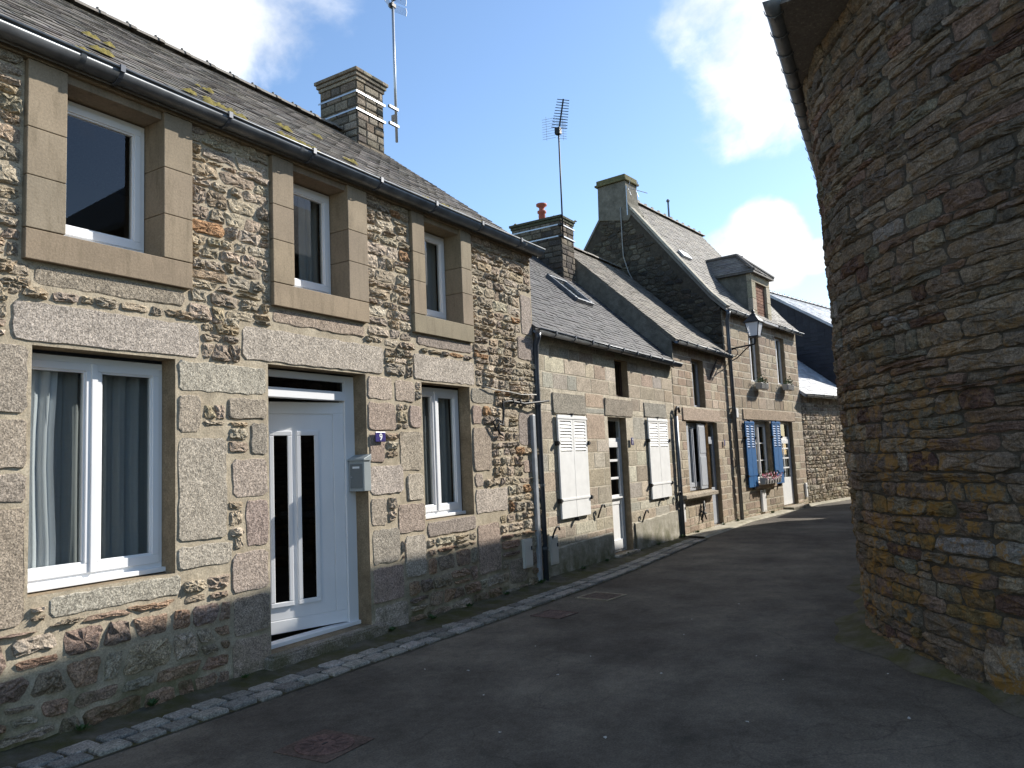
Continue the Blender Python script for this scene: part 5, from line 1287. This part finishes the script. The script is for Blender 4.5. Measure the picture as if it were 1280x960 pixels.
while x < 12.5:
    y = -4.14+.0945*(x-6.3) if x < 11 else -3.70
    if first is None:
        mb = MB(); R = r+.006
        for k in range(n-1):
            a0, a1 = pi*k/(n-1), pi*(k+1)/(n-1)
            mb.poly([(-.012, R*cos(a0), -R*sin(a0)), (.012, R*cos(a0), -R*sin(a0)), (.012, R*cos(a1), -R*sin(a1)), (-.012, R*cos(a1), -R*sin(a1)),
                     (-.012, (R+.006)*cos(a0), -(R+.006)*sin(a0)), (.012, (R+.006)*cos(a0), -(R+.006)*sin(a0)), (.012, (R+.006)*cos(a1), -(R+.006)*sin(a1)), (-.012, (R+.006)*cos(a1), -(R+.006)*sin(a1))],
                    [(4, 5, 6, 7), (0, 4, 7, 3), (1, 2, 6, 5)])
        first = mb.build('bracket', 'zinc', gt, recenter=False); first.location = Tl(x, y+.02, 5.27)
    else: inst(first, 'bracket', Tl(x, y+.02, 5.27), gt)
    x += .36
# next house along, hidden behind the round corner
H6 = empty('stone_house', (26.95, -4.95, 0)); tag(H6, 'plain rendered house standing behind the round cornered building', 'house')
mb = MB(); mb.box(0, 3.6, -4.6, 0, -.1, 5.15); w6 = mb.build('wall', 'render', H6, recenter=False)
mb = MB(); mb.col = SLP[0]; e = [(-.02, .2), (3.7, .2), (3.7, -4.8), (-.02, -4.8)]; V = [(x, y, 5.12) for x, y in e]+[(x, y, 5.22) for x, y in e]+[(1.84, -1.7, 6.4), (1.84, -2.9, 6.4)]
mb.poly(V, [(3, 2, 1, 0), (0, 1, 5, 4), (1, 2, 6, 5), (2, 3, 7, 6), (3, 0, 4, 7), (4, 5, 8), (5, 6, 9, 8), (6, 7, 9), (7, 4, 8, 9)]); mb.build('roof', 'slate_old', H6, recenter=False)
for (a, z) in ((.6, 1.), (2.2, 1.), (.6, 3.4), (2.2, 3.4)):
    mb = MB(); mb.box(a, a+.8, .0, .05, z, z+1.3); o = mb.build('window', 'whitepaint', H6, recenter=False); mb = MB(); mb.box(a+.06, a+.74, .05, .055, z+.06, z+1.24); mb.build('pane', 'glassdark', o, recenter=False)

# ------------------------------------------------------------------ street details
def manhole(x, y, w_, h_, rz, kind, label):
    t = empty('manhole_cover', (x, y, 0), rz); tag(t, label, 'manhole cover')
    if kind == 'round':
        mb = MB(); mb.col = rgb(96, 78, 66); mb.box(-w_/2, w_/2, -h_/2, h_/2, .001, .006); mb.build('frame_plate', 'rust', t, recenter=False)
        mb = MB(); mb.col = rgb(108, 82, 72); R = min(w_, h_)/2*.84; mb.lathe((0, 0, 0), [(R, .002), (R, .012), (R-.02, .014)], 28); mb.build('lid', 'rust', t, recenter=False)
        mb = MB(); mb.col = rgb(98, 76, 68)
        for k in range(12): a = 2*pi*k/12; mb.obox((R*.6*cos(a), R*.6*sin(a), .015), (cos(a), sin(a), 0), (-sin(a), cos(a), 0), (0, 0, 1), R*.22, .012, .002)
        mb.build('raised_pattern', 'rust', t, recenter=False)
        mb = MB(); mb.box(-.02, .02, -.008, .008, .0145, .0165); mb.build('key_slot', 'iron', t, recenter=False)
    else:
        c0 = rgb(150, 138, 112) if kind == 'pale' else rgb(108, 88, 78)
        mb = MB(); mb.col = c0; e = .03 if kind == 'pale' else .015; fr2 = [(-w_/2, w_/2, -h_/2, -h_/2+e), (-w_/2, w_/2, h_/2-e, h_/2), (-w_/2, -w_/2+e, -h_/2+e+.001, h_/2-e-.001), (w_/2-e, w_/2, -h_/2+e+.001, h_/2-e-.001)]
        for a, b, c, d in fr2: mb.box(a, b, c, d, .001, .010)
        mb.build('frame', 'rust', t, recenter=False)
        mb = MB(); mb.col = rgb(98, 88, 76) if kind == 'pale' else rgb(104, 84, 76); mb.box(-w_/2+e, w_/2-e, -h_/2+e, h_/2-e, .0, .006); mb.build('lid', 'rust', t, recenter=False)
        mb = MB(); mb.col = rgb(112, 90, 78)
        if kind == 'pale':
            for i in range(6):
                for j in range(6): mb.obox((-w_/2+.07+(w_-.14)*i/5, -h_/2+.07+(h_-.14)*j/5, .0075), (.707, .707, 0), (-.707, .707, 0), (0, 0, 1), .018, .018, .002)
            mb.build('raised_pattern', 'rust', t, recenter=False)
        else:
            mb.box(-.09, .02, h_/2-.04, h_/2-.01, .0065, .008); mb.box(-.02, .1, -h_/2+.01, -h_/2+.05, .0065, .008); mb.build('key_slot', 'iron', t, recenter=False)
manhole(3.46, -1.73, .42, .42, .03, 'round', 'rusty round manhole lid in a square plate on the asphalt before the white door')
manhole(8.52, -1.18, .44, .46, -.12, 'pale', 'square manhole cover with pale rim and chequered lid in the asphalt')
manhole(7.38, -1.16, .36, .38, -.1, 'plain', 'reddish square metal cover with dark key slots near the granite setts')
LIT = [(4.6, -2.0), (5.3, -2.4), (5.9, -2.2), (5.2, -1.5), (6.1, -1.7), (5.0, -1.3), (6.9, -2.8), (5.6, -3.1), (6.4, -3.6), (4.3, -3.2), (4.9, -3.9), (5.8, -3.9), (7.6, -2.6), (4.0, -2.6), (8.5, -2.9), (6.3, -4.55), (3.7, -3.5), (5.4, -4.7), (3.4, -2.7)]
for (x, y) in LIT:
    mb = MB(); n = 7; s = U(.006, .016); ring = [(s*U(.5, 1.3)*cos(2*pi*k/n), s*U(.4, .9)*sin(2*pi*k/n), .004+U(0, .006)) for k in range(n)]
    mb.poly(ring+[(x_, y_, z_-.003) for x_, y_, z_ in ring], [tuple(range(n)), tuple(range(2*n-1, n-1, -1))]+[(k, n+k, n+(k+1) % n, (k+1) % n) for k in range(n)])
    o = mb.build('paper_scrap', 'paper', None, recenter=False); o.location = (x+U(-.1, .1), y+U(-.1, .1), 0); o.rotation_euler = (0, 0, U(0, 6)); tag(o, 'tiny pale scrap lying on the dark asphalt', 'litter', 'pale scraps scattered on the road')
def weed(x, y, s, label):
    mb = MB()
    for k in range(26):
        a = U(0, 6.3); l = s*U(.5, 1.); d = Vector((cos(a)*.7, sin(a)*.7, U(.3, 1))).normalized(); sd = Vector((-sin(a), cos(a), 0))*s*.16
        p0 = Vector((U(-.02, .02), U(-.02, .02), 0)); mb.face(p0, p0+d*l*.55+sd, p0+d*l, p0+d*l*.55-sd)
    o = mb.build('weed', 'leaf', None, recenter=False); o.location = (x, y, .035); tag(o, label, 'weed', 'weeds at the wall foot')
for (x, y, s) in ((3.42, -.06, .09), (6.0, -.07, .06), (9.0, -.08, .08), (12.0, -.02, .08), (14.7, -.03, .09), (15.6, -.02, .08), (18.2, -.12, .1), (7.3, -.1, .06), (2.9, -.1, .06), (4.2, -.09, .05), (6.6, -.12, .07), (8.1, -.1, .06), (10.3, -.05, .07), (11.2, -.02, .06), (13.4, -.02, .07), (17.3, -.06, .08), (20.6, -.36, .09)):
    weed(x, y, s, 'small green weed growing where a house wall meets the verge')
for o in bpy.data.objects:
    if '_off' in o: del o['_off']
